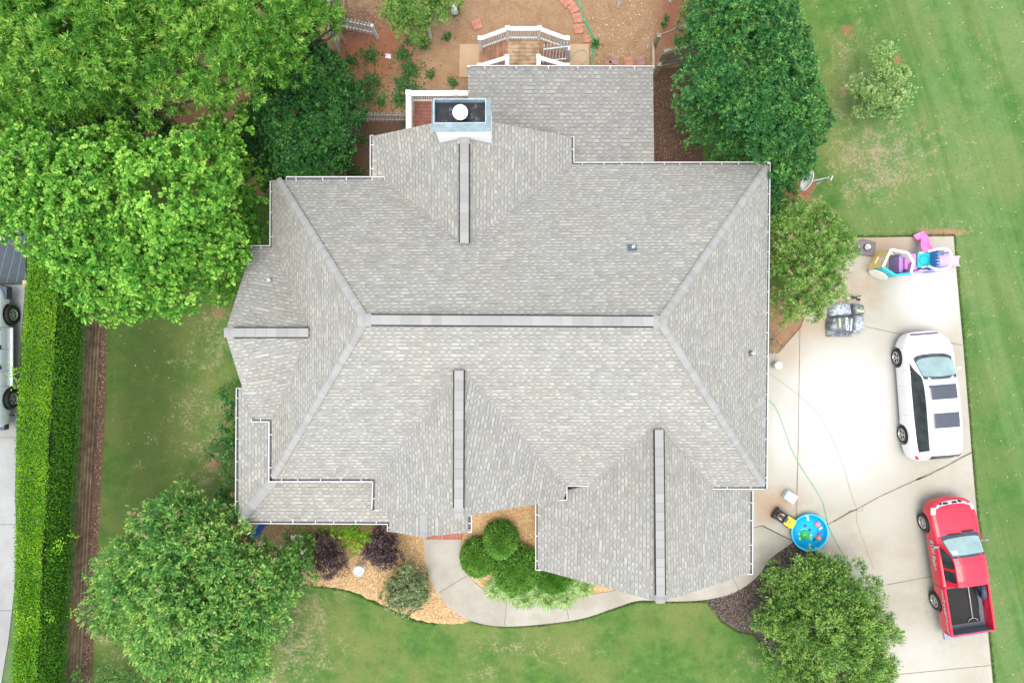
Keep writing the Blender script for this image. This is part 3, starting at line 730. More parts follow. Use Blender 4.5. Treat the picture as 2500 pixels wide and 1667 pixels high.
gable(wNe + Vector((0, -.4, .1)), wSe + Vector((0, .4, .1)), gW_w, (.35, 0, 0), 0)
wall.build('wall', M_siding, house)
for (x, y) in ((pB.x + .35, pB.y + .3), (pA.x + .35, pA.y - .3), (-6.2, pB.y + .3), (eR.x - .3, eR.y + .3), (eL.x + .3, eL.y + .3), (bA.x + .25, bA.y - .3), (bB.x - .25, bB.y - .3), (2.3, bA.y - .3)):
    m = MB(); m.box((x, y, 1.2), (.16, .16, 2.46)); m.box((x, y, .1), (.22, .22, .2)); m.build('porch_post', M_white, house)
def window(c, w, h, nrm):
    rz = math.atan2(nrm[1], nrm[0]) - math.pi / 2; R = Matrix.Rotation(rz, 3, 'Z'); c = Vector(c)
    f = MB()
    for dx, dz, ww, hh in ((0, h / 2, w + .12, .08), (0, -h / 2, w + .12, .1), (-w / 2, 0, .08, h), (w / 2, 0, .08, h), (0, 0, w, .04), (0, 0, .03, h)):
        f.box(c + R @ Vector((dx, .025, dz)), (ww, .05, hh), rz)
    fo = f.build('window', M_white, house); g = MB(); g.box(c + R @ Vector((0, .006, 0)), (w, .012, h), rz); g.build('pane', M_glass, fo)
yS = SW.y + ov + .1
for x in (-7.2, -5.6): window((x, yS, 1.5), .9, 1.4, (0, -1))
for x in (-2.9, .6): window((x, cLe.y + .4, 1.5), 1.0, 1.4, (0, -1))
for x in (3.2, 6.4): window((x, gLe.y + .35, 1.4), 1.0, 1.3, (0, -1))
for y in (-4.2, -.6): 
    g = MB(); xe = SE.x - ov - .05
    for k in range(4):
        g.box((xe + .02, y, .32 + k * .56), (.05, 2.7, .54))
        for j in range(4): g.box((xe + .05, y - 1.0 + j * .67, .32 + k * .56), (.03, .5, .36))
    g.build('garage_door', M_white, house)
window((SE.x - ov - .05, 3.4, 1.5), 1.1, 1.4, (1, 0))
bs = MB()
s0, s1 = P(1040, 1304, .16), P(1127, 1317, .16)
for i in range(12):
    w_ = (s1.x - s0.x) / 12; bs.box((s0.x + w_ * (i + .5), s1.y + .9, .08), (w_ - .008, 1.8, .16))
bs.build('brick_step', M_brick, house, bevel=.006)

# chimney
ch = MB(); cx0, cx1, cy0, cy1 = -2.44, -.68, 6.70, 7.58
ch.prism([(cx0, cy0), (cx1, cy0), (cx1, cy1), (cx0, cy1)], 0.0, 6.3)
chim = ch.build('chimney', M_chim, house)
c = MB()
zt, zb = 6.78, 6.36
o_ = [(cx0 - .10, cy0 - .06), (cx1 + .04, cy0 - .06), (cx1 + .04, cy1 + .09), (cx0 - .10, cy1 + .09)]
o_ = [(P(1054, 321, zb).x, P(1054, 321, zb).y), (P(1199, 320, zb).x, P(1199, 320, zb).y), (P(1199, 237, zb).x, P(1199, 237, zb).y - .1), (P(1054, 237, zb).x, P(1054, 237, zb).y - .1)]
t_ = [(P(1058, 302, zt).x, P(1058, 302, zt).y), (P(1187, 301, zt).x, P(1187, 301, zt).y), (P(1187, 241, zt).x, P(1187, 241, zt).y), (P(1058, 241, zt).x, P(1058, 241, zt).y)]
i_ = [(t_[0][0] + .03, t_[0][1] + .03), (t_[1][0] - .03, t_[1][1] + .03), (t_[2][0] - .03, t_[2][1] - .03), (t_[3][0] + .03, t_[3][1] - .03)]
vs_ = [(x, y, zb - .06) for x, y in o_] + [(x, y, zb) for x, y in o_] + [(x, y, zt) for x, y in t_] + [(x, y, zt) for x, y in i_] + [(x, y, zt - .3) for x, y in i_]
fs_ = []
for r_ in range(4):
    for k in range(4): fs_.append((r_ * 4 + k, r_ * 4 + (k + 1) % 4, (r_ + 1) * 4 + (k + 1) % 4, (r_ + 1) * 4 + k))
fs_.append((3, 2, 1, 0)); c.add(vs_, fs_, 0)
c.build('chimney_cap', M_bluegrey, chim)
pan = MB(); pan.box(((i_[0][0] + i_[1][0]) / 2, (i_[0][1] + i_[2][1]) / 2, zt - .29), (i_[1][0] - i_[0][0], i_[2][1] - i_[1][1], .02)); pan.build('flue_pan', M_soot, chim)
fl = MB(); fc_ = P(1123.3, 273.5, 6.98)
fl.lathe((fc_.x, fc_.y, 0), [(.17, 6.5), (.17, 6.84), (.215, 6.88), (.215, 6.9)], 28, 1); fl.lathe((fc_.x, fc_.y, 0), [(.22, 6.90), (.238, 6.91), (.238, 6.955), (.228, 6.965), (0.0, 6.985)], 32, 0)
for a in (0.5, 2.6, -.5, -2.6): fl.bar((fc_.x + .17 * math.cos(a), fc_.y + .17 * math.sin(a), 6.62), (fc_.x + .42 * math.cos(a), fc_.y + .42 * math.sin(a) * .8, 6.5), .02, .02, 1)
fl.build('flue', [M_white, M_black, M_bluegrey], chim)

# plumbing vents
M_pipe = simple('blue_grey_vent_boot', (0.10, 0.13, 0.155), .6)
for x, y, pl in ((1543, 605, pn), (663, 685, plane3(gW_e, wNe, gW_w)), (1832, 862, pe)):
    b0 = on_plane(x, y, pl); m = MB()
    nn = pl[1] if pl[1].z > 0 else -pl[1]; M = Matrix.Translation(b0 + nn * .02) @ nn.to_track_quat('Z', 'Y').to_matrix().to_4x4()
    s_ = .30 if x < 1800 else .2
    m.box((0, 0, 0), (s_, s_ * .9, .03), M=M, m=0)
    m.lathe(b0, [(.10, -.05), (.085, .12), (.06, .2)], 16, 1); m.lathe(b0, [(.05, .1), (.05, .34), (.035, .34), (.035, .2), (0, .2)], 16, 2)
    m.build('vent_pipe', [M_pipe, simple('grey_rubber', (.16, .19, .22), .7), simple('pipe_white', (.6, .62, .62), .5)], roof)
# ------------------------------------------------------------------ foliage
def unit(a): return a / (np.linalg.norm(a, axis=-1, keepdims=True) + 1e-9)
def leaf_mesh(name, pos, dr, nrm, L, W, tint, mat, parent=None):
    n = len(pos); dr = unit(dr); side = unit(np.cross(nrm, dr)); up_ = np.cross(dr, side)
    L = np.broadcast_to(L, (n,))[:, None]; W = np.broadcast_to(W, (n,))[:, None]
    v = np.empty((n, 4, 3))
    v[:, 0] = pos; mid = pos + dr * L * .45 + up_ * L * .06
    v[:, 1] = mid + side * W * .5; v[:, 2] = pos + dr * L - up_ * L * .06; v[:, 3] = mid - side * W * .5
    me_ = bpy.data.meshes.new(name)
    me_.vertices.add(n * 4); me_.vertices.foreach_set('co', v.astype(np.float32).ravel())
    me_.loops.add(n * 4); me_.loops.foreach_set('vertex_index', np.arange(n * 4, dtype=np.int32))
    me_.polygons.add(n); me_.polygons.foreach_set('loop_start', np.arange(0, n * 4, 4, dtype=np.int32)); me_.polygons.foreach_set('loop_total', np.full(n, 4, np.int32))
    me_.update(); me_.materials.append(mat)
    at = me_.attributes.new('tint', 'FLOAT', 'POINT'); at.data.foreach_set('value', np.repeat(np.clip(tint, 0, 1), 4).astype(np.float32))
    return link(bpy.data.objects.new(name, me_), parent)
def rand_unit(n):
    a = rng.normal(size=(n, 3)); return unit(a)
def lobes_of(balls, per, rl=(0.24, 0.42), flat=0.75, zlow=-0.25):
    """balls: (world centre, radius, vertical factor) -> smaller leaf lobes round them"""
    out = []
    for c, R, rz in balls:
        n = max(4, int(per * (1 if R > .8 else .6)))
        i = np.arange(n) + .5; ph = np.pi * (1 + 5 ** .5) * i
        zc = 1 - (1 - zlow) * i / n; rr = np.sqrt(np.clip(1 - zc ** 2, 0, 1))
        d = np.stack([rr * np.cos(ph), rr * np.sin(ph), zc], -1) + rng.normal(size=(n, 3)) * .13
        d = unit(d); rl_ = R * rng.uniform(rl[0], rl[1], n)
        p = np.array(c) + d * (R - rl_ * .8)[:, None] * rng.uniform(.62, 1.14, (n, 1)) * np.array([1, 1, rz])
        out += [(p[k], rl_[k], np.array(c), rng.uniform(-.18, .18)) for k in range(n)]
    return out
def crown(name, lobes, dens, k, leaf, spread, parent, mat, tint=(.15, .5), tipb=.2, updir=.5, fill=.35, shoot=.16, flat=.8, zmin=None, radial=True, clump=.3):
    """leaf clusters (shoots of k leaves) over the lobes"""
    Pp, Dd, Nn, Tt, Ls = [], [], [], [], []
    C = np.array([l[0] for l in lobes]); Rr = np.array([l[1] for l in lobes])
    for (c, r, cc, tv) in lobes:
        n = int(dens * 4 * np.pi * r * r * .75) + 3
                # boughs: shoots gather on small domes over the lobe
        K = max(5, int(4 * np.pi * r * r * .8 / (clump * clump * 1.5))); kd = rand_unit(K); kd[:, 2] = np.where(kd[:, 2] < -.45, -kd[:, 2], kd[:, 2]); kt = rng.uniform(-.16, .16, K); kr = rng.uniform(.80, 1.10, K)
        w = rng.integers(0, K, n); e1 = unit(np.cross(kd[w], rand_unit(n))); rho = np.sqrt(rng.random(n))[:, None]
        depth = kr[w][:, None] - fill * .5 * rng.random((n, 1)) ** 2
        p = c + (kd[w] * r * depth + e1 * rho * clump * .62 + kd[w] * (clump * .5 * (1 - rho ** 2) - .12 * clump)) * np.array([1, 1, flat])
        d = unit(kd[w] + e1 * rho * .75); st0 = kt[w]
        dist = np.linalg.norm((p[:, None, :] - C[None]) / np.array([1, 1, flat]), axis=-1) / Rr[None]
        keep = (dist < .78).sum(1) <= 1
        p, d, depth, st0 = p[keep], d[keep], depth[keep], st0[keep]; n = len(p)
        if n == 0: continue
        a = unit(d * .8 + unit(p - cc) * .6 + np.array([0, 0, updir]) + rng.normal(size=(n, 3)) * .25)
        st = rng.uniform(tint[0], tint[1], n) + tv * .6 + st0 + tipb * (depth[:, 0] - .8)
        # k leaves on each shoot
        e1 = unit(np.cross(a, rand_unit(n))); e2 = np.cross(a, e1)
        for j in range(k):
            ph = 2 * np.pi * j / k * (1.0 if radial else 2.4) + rng.random(n) * .7
            t = (j / k)[..., None] if not np.isscalar(j / k) else j / k
            rad = e1 * np.cos(ph)[:, None] + e2 * np.sin(ph)[:, None]
            dj = unit(rad * (1 - .45 * t) * spread + a * (.35 + .6 * t))
            pj = p + a * (shoot * t) + rad * .01
            Pp.append(pj); Dd.append(dj); Nn.append(unit(a + rng.normal(size=(n, 3)) * .35)); Tt.append(st + .42 * (t - .3) + rng.normal(size=n) * .09)
            Ls.append(rng.uniform(.75, 1.2, n))
    Pp, Dd, Nn, Tt, Ls = map(np.concatenate, (Pp, Dd, Nn, Tt, Ls))
    if zmin is not None:
        m = Pp[:, 2] > zmin; Pp, Dd, Nn, Tt, Ls = Pp[m], Dd[m], Nn[m], Tt[m], Ls[m]
    return leaf_mesh(name, Pp, Dd, Nn, leaf[0] * Ls, leaf[1] * Ls, Tt, mat, parent)
def limbs(parent, base, lobes, r0, stems=1, nl=12, name='trunk'):
    m = MB(); base = Vector(base); cz = float(np.mean([l[0][2] for l in lobes])); cxy = np.mean([l[0][:2] for l in lobes], 0)
    fork = Vector((base.x * .75 + cxy[0] * .25, base.y * .75 + cxy[1] * .25, base.z + (cz - base.z) * .42))
    for s_ in range(stems):
        a = 2 * math.pi * s_ / max(1, stems); off = Vector((math.cos(a), math.sin(a), 0)) * (r0 * 1.4 if stems > 1 else 0)
        f2 = fork + off * 3
        m.tube([base + off * .5, base + off + (f2 - base) * .35 + Vector((random.uniform(-.05, .05), random.uniform(-.05, .05), 0)), f2], [r0 * 1.25, r0, r0 * .75], 10)
        for l in random.sample(lobes, min(nl // stems + 1, len(lobes))):
            e = Vector(l[0]); q = f2.lerp(e, .5) + Vector((random.uniform(-.2, .2), random.uniform(-.2, .2), -.15))
            m.tube([f2, q, e], [r0 * .5, r0 * .3, r0 * .08], 6)
            for _ in range(3):
                e2 = e + Vector(rand_unit(1)[0]) * l[1] * .85; m.tube([q.lerp(e, .6), e2], [r0 * .12, r0 * .03], 4)
    return m.build(name, M_bark, parent)
def wball(px_, py_, rpx, z, rz=.85):
    c = P(px_, py_, z); return (tuple(c), rpx / F * (H - z), rz)

G_willow = leaf_mat('willow_oak_leaves', (0.035, 0.15, 0.016), (0.135, 0.37, 0.042), (0.47, 0.69, 0.12))
G_maple = leaf_mat('maple_leaves', (0.030, 0.14, 0.018), (0.115, 0.36, 0.036), (0.40, 0.68, 0.11))
G_holly = leaf_mat('glossy_dark_leaves', (0.014, 0.07, 0.016), (0.034, 0.145, 0.030), (0.17, 0.34, 0.07), .32, .15)
G_wax = leaf_mat('waxy_evergreen_leaves', (0.016, 0.09, 0.024), (0.050, 0.20, 0.048), (0.24, 0.46, 0.09), .35, .2)
G_crape = leaf_mat('crape_myrtle_leaves', (0.045, 0.165, 0.042), (0.155, 0.39, 0.08), (0.52, 0.72, 0.17))
G_fern = leaf_mat('soft_shrub_leaves', (0.055, 0.17, 0.03), (0.20, 0.39, 0.07), (0.50, 0.62, 0.20))
G_pale = leaf_mat('pale_sapling_leaves', (0.09, 0.2, 0.05), (0.24, 0.42, 0.11), (0.55, 0.68, 0.3))
G_spiky = leaf_mat('upright_shrub_leaves', (0.05, 0.15, 0.028), (0.19, 0.37, 0.07), (0.52, 0.68, 0.18))
G_box = leaf_mat('boxwood_leaves', (0.03, 0.13, 0.016), (0.12, 0.33, 0.035), (0.36, 0.58, 0.12), .5, .2)
G_purple = leaf_mat('purple_leaves', (0.034, 0.020, 0.022), (0.088, 0.055, 0.058), (0.38, 0.29, 0.29))
G_olive = leaf_mat('variegated_olive_leaves', (0.08, 0.14, 0.05), (0.20, 0.28, 0.11), (0.5, 0.54, 0.3))
G_lir = leaf_mat('striped_grass_blades', (0.12, 0.24, 0.05), (0.28, 0.46, 0.12), (0.62, 0.74, 0.36))
G_hedge = leaf_mat('hedge_leaves', (0.03, 0.13, 0.008), (0.12, 0.34, 0.012), (0.40, 0.60, 0.02), .5, .2)
G_tan = leaf_mat('tan_blossom', (0.30, 0.24, 0.11), (0.52, 0.41, 0.21), (0.74, 0.60, 0.38), .8, .2)
G_pink = leaf_mat('pinkish_white_blossom', (0.55, 0.42, 0.36), (0.70, 0.57, 0.52), (0.85, 0.76, 0.74), .8, .2)
G_weed = leaf_mat('weed_leaves', (0.03, 0.10, 0.03), (0.07, 0.19, 0.045), (0.17, 0.32, 0.08))

def tree(name, label, cat, balls, mat, leaf, k, dens, per=26, spread=1.0, trunk_px=None, r0=.16, stems=1, gz=0.0, tint=(.15, .55), shoot=.16, fill=.4, rl=(.24, .42), blossom=None, group=None, flat=.8, tipb=.35, zmin=.25, updir=.5, radial=True, clump=.3):
    bl = [wball(*b) for b in balls]
    c = np.mean([b[0] for b in bl], 0) if trunk_px is None else P(trunk_px[0], trunk_px[1], gz)
    t = thing(name, label, cat, (float(c[0]), float(c[1]), gz), group=group)
    t_inv = Matrix.Translation(-t.location)
    lb = lobes_of(bl, per, rl)
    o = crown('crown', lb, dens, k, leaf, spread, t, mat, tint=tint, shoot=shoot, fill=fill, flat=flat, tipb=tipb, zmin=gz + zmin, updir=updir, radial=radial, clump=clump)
    tr_ = limbs(t, (float(c[0]), float(c[1]), gz - .05), lb, r0, stems)
    ch_ = [o, tr_]
    if blossom:
        bm_, cnt, sz = blossom
        P2, D2, N2, T2 = [], [], [], []
        for _ in range(cnt):
            l = lb[rng.integers(len(lb))]; d = rand_unit(1)[0]; d[2] = abs(d[2]) * .8 + .1; d = d / np.linalg.norm(d)
            p = l[0] + d * l[1] * np.array([1, 1, flat]) * 1.04; n = 46
            tt = rng.random(n); rr = sz * (1 - .6 * tt)
            q = p + rng.normal(size=(n, 3)) * rr[:, None] * .36 + d * (tt * sz * 1.5)[:, None]
            P2.append(q); D2.append(rand_unit(n)); N2.append(rand_unit(n) + d); T2.append(rng.random(n) * .8 + rng.uniform(-.1, .3))
        ch_.append(leaf_mesh('blossom', np.concatenate(P2), np.concatenate(D2), np.concatenate(N2), .045, .035, np.concatenate(T2), bm_, t))
    for q in ch_: q.data.transform(t_inv)
    return t

# ---- big trees
tree('shade_tree', 'tall yellow-green tree with narrow star-shaped leaf tufts at the far upper left corner', 'tree',
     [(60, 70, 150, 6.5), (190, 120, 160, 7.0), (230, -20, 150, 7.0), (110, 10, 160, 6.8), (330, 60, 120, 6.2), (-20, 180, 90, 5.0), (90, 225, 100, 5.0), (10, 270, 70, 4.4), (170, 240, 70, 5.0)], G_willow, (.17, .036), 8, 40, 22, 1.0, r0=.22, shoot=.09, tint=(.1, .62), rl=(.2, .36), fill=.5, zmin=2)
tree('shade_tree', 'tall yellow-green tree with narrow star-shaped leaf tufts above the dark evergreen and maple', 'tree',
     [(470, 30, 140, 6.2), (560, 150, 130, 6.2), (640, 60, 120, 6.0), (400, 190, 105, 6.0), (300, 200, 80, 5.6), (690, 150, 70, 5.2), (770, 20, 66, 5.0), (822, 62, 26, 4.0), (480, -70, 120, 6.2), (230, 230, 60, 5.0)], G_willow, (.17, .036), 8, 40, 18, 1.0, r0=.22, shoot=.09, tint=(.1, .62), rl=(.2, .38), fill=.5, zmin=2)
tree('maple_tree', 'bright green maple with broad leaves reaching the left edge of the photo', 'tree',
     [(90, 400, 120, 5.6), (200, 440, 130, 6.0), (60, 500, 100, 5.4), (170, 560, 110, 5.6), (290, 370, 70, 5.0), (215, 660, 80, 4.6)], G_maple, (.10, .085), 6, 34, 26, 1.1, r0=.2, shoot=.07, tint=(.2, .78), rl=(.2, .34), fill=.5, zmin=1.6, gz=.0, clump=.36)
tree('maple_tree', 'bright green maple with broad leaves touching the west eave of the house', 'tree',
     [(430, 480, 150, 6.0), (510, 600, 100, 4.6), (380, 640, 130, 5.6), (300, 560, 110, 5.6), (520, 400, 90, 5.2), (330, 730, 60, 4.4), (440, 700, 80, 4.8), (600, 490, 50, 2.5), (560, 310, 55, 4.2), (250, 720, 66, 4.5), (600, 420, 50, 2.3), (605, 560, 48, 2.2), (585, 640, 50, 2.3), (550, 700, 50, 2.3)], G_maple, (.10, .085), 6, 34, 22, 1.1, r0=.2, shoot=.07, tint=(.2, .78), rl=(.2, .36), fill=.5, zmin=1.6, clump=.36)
tree('evergreen_tree', 'dark green dense evergreen between the left fence and the house corner', 'tree',
     [(760, 190, 100, 2.6), (700, 280, 95, 2.6), (800, 300, 85, 2.5), (740, 390, 90, 2.4), (640, 330, 60, 2.2), (840, 220, 45, 2.0), (830, 390, 40, 1.8), (660, 420, 45, 2.0), (600, 360, 50, 1.8), (690, 200, 50, 2.0), (610, 310, 40, 1.6)], G_holly, (.085, .045), 6, 95, 22, 1.0, r0=.1, stems=3, shoot=.05, tint=(.1, .5), fill=.5, rl=(.25, .45))
tree('shrub', 'dark shaded bush between the yellow-green tree and the maple', 'bush',
     [(330, 305, 50, 1.5), (400, 300, 46, 1.5), (250, 300, 55, 1.6), (430, 340, 36, 1.4), (170, 320, 60, 1.5), (520, 320, 26, 1.2)], G_holly, (.10, .035), 6, 70, 18, 1.0, r0=.06, stems=3, shoot=.06, tint=(.0, .4), fill=.5, zmin=.1)
tree('evergreen_tree', 'large glossy green evergreen at the right of the back porch roof', 'tree',
     [(1800, 60, 125, 4.2), (1890, 150, 100, 3.8), (1760, 190, 105, 4.0), (1870, 260, 120, 3.8), (1950, 300, 75, 3.0), (1780, 300, 105, 1.9), (1905, 390, 90, 2.0), (1850, 30, 90, 3.8), (1700, 90, 50, 3.0), (1898, 432, 40, 2.0), (1690, 260, 45, 2.8), (1760, -50, 100, 4)], G_wax, (.10, .045), 6, 48, 22, 1.0, r0=.16, stems=2, shoot=.06, tint=(.1, .6), fill=.5, rl=(.22, .42))
tree('evergreen_tree', 'small dark evergreen against the right end of the house beside the white dish', 'tree',
     [(1888, 470, 46, 2.0), (1890, 425, 42, 2.0), (1890, 520, 30, 1.4)], G_wax, (.09, .04), 6, 55, 18, 1.0, r0=.07, shoot=.05, tint=(.05, .4), fill=.5)
tree('crape_myrtle', 'crape myrtle with tan seed heads standing against the right side of the house', 'tree',
     [(1960, 560, 80, 2.4), (2010, 620, 75, 2.5), (1950, 680, 85, 2.5), (1920, 740, 50, 2.0), (1985, 740, 40, 2.0), (2050, 600, 40, 2.0), (1905, 600, 40, 2.0), (2020, 700, 50, 2.2)], G_fern, (.085, .034), 7, 64, 18, 1.0, r0=.06, stems=4, shoot=.10, tint=(.1, .65), fill=.55, rl=(.2, .4), blossom=(G_tan, 200, .12))
tree('crape_myrtle', 'broad rounded crape myrtle with peach buds at the lower left corner of the house', 'tree',
     [(480, 1440, 160, 3.4), (360, 1400, 110, 3.0), (430, 1310, 110, 3.0), (540, 1370, 105, 3.0), (620, 1450, 110, 2.9), (560, 1560, 120, 2.9), (420, 1550, 110, 2.9), (310, 1480, 80, 2.6), (480, 1640, 90, 2.4), (560, 1265, 48, 2.2), (450, 1235, 55, 2.2), (680, 1400, 60, 2.2), (620, 1620, 50, 2.0), (280, 1400, 50, 2.2), (655, 1380, 50, 2.2)],
     G_crape, (.10, .045), 9, 40, 18, 1.0, r0=.07, stems=4, shoot=.27, tint=(.1, .66), fill=.5, rl=(.2, .38), blossom=(G_tan, 270, .15))
tree('crape_myrtle', 'smaller crape myrtle with whitish pink blossom beside the purple shrub', 'tree',
     [(700, 1370, 45, 1.9), (725, 1340, 36, 1.8), (735, 1395, 38, 1.7), (700, 1420, 40, 1.5)], G_crape, (.09, .04), 8, 44, 14, 1.0, r0=.05, stems=3, shoot=.14, tint=(.05, .5), fill=.55, blossom=(G_pink, 34, .10))
tree('sapling', 'young pale green tree alone on the right lawn', 'tree',
     [(2165, 190, 42, 1.8), (2130, 235, 42, 1.7), (2180, 235, 36, 1.6), (2150, 150, 30, 1.8), (2095, 215, 26, 1.4), (2190, 190, 24, 1.5), (2165, 120, 16, 1.5), (2110, 255, 28, 1.2), (2170, 270, 26, 1.2)], G_pale, (.10, .038), 6, 140, 10, 1.0, r0=.045, shoot=.10, tint=(.2, .8), fill=.6, zmin=.4)
tree('shrub', 'rounded dark green shrub with upright shoots beside the paddling pool and driveway', 'bush',
     [(2010, 1520, 130, 1.6), (1960, 1430, 70, 1.5), (2070, 1440, 70, 1.5), (2100, 1530, 80, 1.4), (2060, 1620, 100, 1.3), (1940, 1600, 90, 1.3), (1900, 1500, 60, 1.3), (2010, 1390, 50, 1.3), (2130, 1620, 50, 1.1), (1890, 1400, 30, .9)],
     G_spiky, (.066, .036), 9, 84, 20, 1.0, r0=.06, stems=4, shoot=.22, tint=(.05, .6), fill=.55, rl=(.18, .36), updir=.9)
tree('tree', 'bright green fine-leaved tree at the top edge beside the white garden figure', 'tree',
     [(1010, 10, 62, 2.4), (965, 30, 42, 2.2), (1060, 30, 42, 2.0), (1000, 70, 36, 1.8), (1085, -10, 40, 2.0), (1040, -60, 70, 2.4), (1025, 95, 20, 1.0)], G_fern, (.08, .028), 7, 100, 16, 1.0, r0=.06, shoot=.09, tint=(.1, .6), fill=.6)
tree('shrub', 'leafy green shrub cut off by the bottom left edge', 'bush',
     [(200, 1668, 34, .9), (260, 1660, 30, .9), (330, 1655, 36, 1.0), (390, 1650, 30, 1.0), (150, 1690, 30, .8), (300, 1700, 50, 1.0)], G_crape, (.08, .035), 7, 50, 12, 1.0, r0=.03, shoot=.12, tint=(.0, .45), fill=.6)
for lab, bl in (('dark green bush against the west porch, upper of three', [(568, 985, 26, 1.0), (560, 1030, 24, .9), (548, 960, 14, .7)]),
                ('dark green bush against the west porch, middle of three and widest', [(556, 1095, 34, 1.1), (530, 1100, 22, .8), (568, 1150, 24, 1.0), (560, 1060, 20, .9)]),
                ('dark green bush against the west porch, lowest beside the crape myrtle', [(560, 1205, 28, 1.0), (540, 1225, 22, .8), (572, 1250, 24, 1.0)])):
    tree('shrub', lab, 'bush', bl, G_wax, (.075, .035), 7, 70, 10, 1.0, r0=.03, shoot=.07, tint=(.1, .55), fill=.6, group='bushes along the west porch')
tree('shrub', 'small green bush tucked under the west gable eave', 'bush', [(578, 935, 12, .6)], G_wax, (.07, .03), 6, 80, 8, 1.0, r0=.02, shoot=.06, tint=(.2, .6), fill=.6, zmin=.1)
for lab, bl, nb_ in (('dark purple spiky shrub between two green bushes under the porch gutter', [(806, 1345, 44, .8), (808, 1370, 38, .75), (800, 1322, 32, .7)], 0),
                ('dark purple spiky shrub beside the white bird bath', [(940, 1330, 46, .85), (945, 1358, 40, .8), (912, 1345, 30, .7), (935, 1306, 32, .8)], 0)):
    tree('purple_shrub', lab, 'bush', bl, G_purple, (.07, .018), 9, 190, 12, .9, r0=.02, shoot=.16, tint=(.0, .75), fill=.7, group='purple shrubs in the chip bed', updir=.8, zmin=.05)
tree('shrub', 'green bush with pale tips below the porch gutter left of the purple shrubs', 'bush', [(748, 1308, 48, .9), (725, 1300, 30, .8), (765, 1328, 28, .7)], G_fern, (.06, .03), 7, 90, 10, 1.0, r0=.02, shoot=.06, tint=(.0, .55), fill=.6, zmin=.05)
tree('shrub', 'yellow-green bush with orange tips between the two purple shrubs', 'bush', [(854, 1302, 42, .8), (888, 1304, 40, .8), (872, 1322, 28, .7), (820, 1288, 26, .7)], G_hedge, (.055, .03), 7, 90, 10, 1.0, r0=.02, shoot=.06, tint=(.2, .75), fill=.6, zmin=.05, blossom=(leaf_mat('orange_young_leaves', (.4, .16, .03), (.5, .25, .05), (.55, .35, .08)), 16, .05))
tree('shrub', 'variegated olive green shrub beside the curved walkway', 'bush', [(992, 1430, 48, .7), (968, 1450, 34, .6), (1018, 1455, 32, .55), (995, 1466, 36, .5), (998, 1384, 16, .9), (970, 1420, 30, .6), (1015, 1425, 30, .6)], G_olive, (.065, .034), 7, 150, 14, 1.0, r0=.02, shoot=.06, tint=(.0, .9), fill=.6, zmin=.04)
tree('shrub', 'dry brown twiggy shrub at the end of the bed on the east wall', 'bush', [(1895, 845, 20, .5), (1890, 815, 18, .5)], leaf_mat('dry_leaves', (.12, .09, .06), (.22, .17, .12), (.4, .32, .24), .8, .1), (.04, .02), 6, 110, 8, 1.0, r0=.01, shoot=.05, fill=.7, zmin=.03)

# ---- clipped shrubs: dense small leaves on a smooth body
M_core = simple('dark_twigs', (0.03, 0.05, 0.015), .9, var=.3)
def clipped(label, cpx, rx, ry, h, cone=.0, tint=(.05, .95), dens=1500, group='clipped evergreens inside the walkway curve'):
    zc = h * .45; c = P(cpx[0], cpx[1], zc); RX = rx / F * (H - zc); RY = ry / F * (H - zc)
    t = thing('clipped_shrub', label, 'bush', (c.x, c.y, 0), group=group)
    def prof(z):   # radius factor over height 0..1
        r = np.sqrt(np.clip(1 - (2 * np.clip(z, 0, 1) - .8) ** 2 / 1.45, 0, 1)); return r * (1 - cone * np.clip(z, 0, 1))
    n = int(dens * 2 * math.pi * max(RX, RY) * (h + max(RX, RY)))
    z = rng.random(n) ** .8; th = rng.random(n) * 2 * np.pi; r = prof(z)
    top = rng.random(n) < .25; s_ = np.sqrt(rng.random(n)); r = np.where(top, s_ * prof(.92), r); z = np.where(top, .93 + .07 * np.sqrt(np.clip(1 - s_ ** 2, 0, 1)), z)
    j = 1 + rng.normal(size=n) * .035 + .035 * np.sin(th * 5 + z * 7) * np.sin(z * 9 + th * 2)
    p = np.stack([r * np.cos(th) * RX * j, r * np.sin(th) * RY * j, z * h], -1)
    nr = unit(np.stack([np.cos(th) * (1 - z * .5), np.sin(th) * (1 - z * .5), z * 1.1], -1)); nr[top] = unit(nr[top] * .4 + np.array([0, 0, 1]))
    d = unit(nr * .9 + rand_unit(n) * .7)
    tt = rng.uniform(tint[0], tint[1], n) + .12 * np.sin(p[:, 0] * 9) * np.sin(p[:, 1] * 8)
    leaf_mesh('foliage', p, d, unit(nr + rand_unit(n) * .6), rng.uniform(.05, .095, n), .034, tt, G_box, t)
    m = MB(); m.lathe((0, 0, 0), [(.05, 0)] + [(float(prof(np.array(zz))) * .96, zz * h * .98) for zz in np.linspace(0, 1, 10)] + [(0, h * .99)], 20)
    m.v = [Vector((v.x * RX if v.z > 0 or abs(v.x) > .06 else v.x, v.y * RY, v.z)) for v in m.v]
    m.build('twig_core', M_core, t); return t
clipped('cone-shaped clipped evergreen, uppermost in front of the entry', (1222, 1322), 48, 50, 1.7, .45)
clipped('rounded clipped evergreen at the left touching the walkway', (1168, 1361), 44, 46, 1.1, .1)
clipped('largest rounded clipped evergreen next to the garage gutter corner', (1262, 1390), 60, 58, 1.15, .1)
clipped('low clipped evergreen half under the garage roof edge', (1352, 1412), 42, 36, .8, .1, tint=(.1, .75))
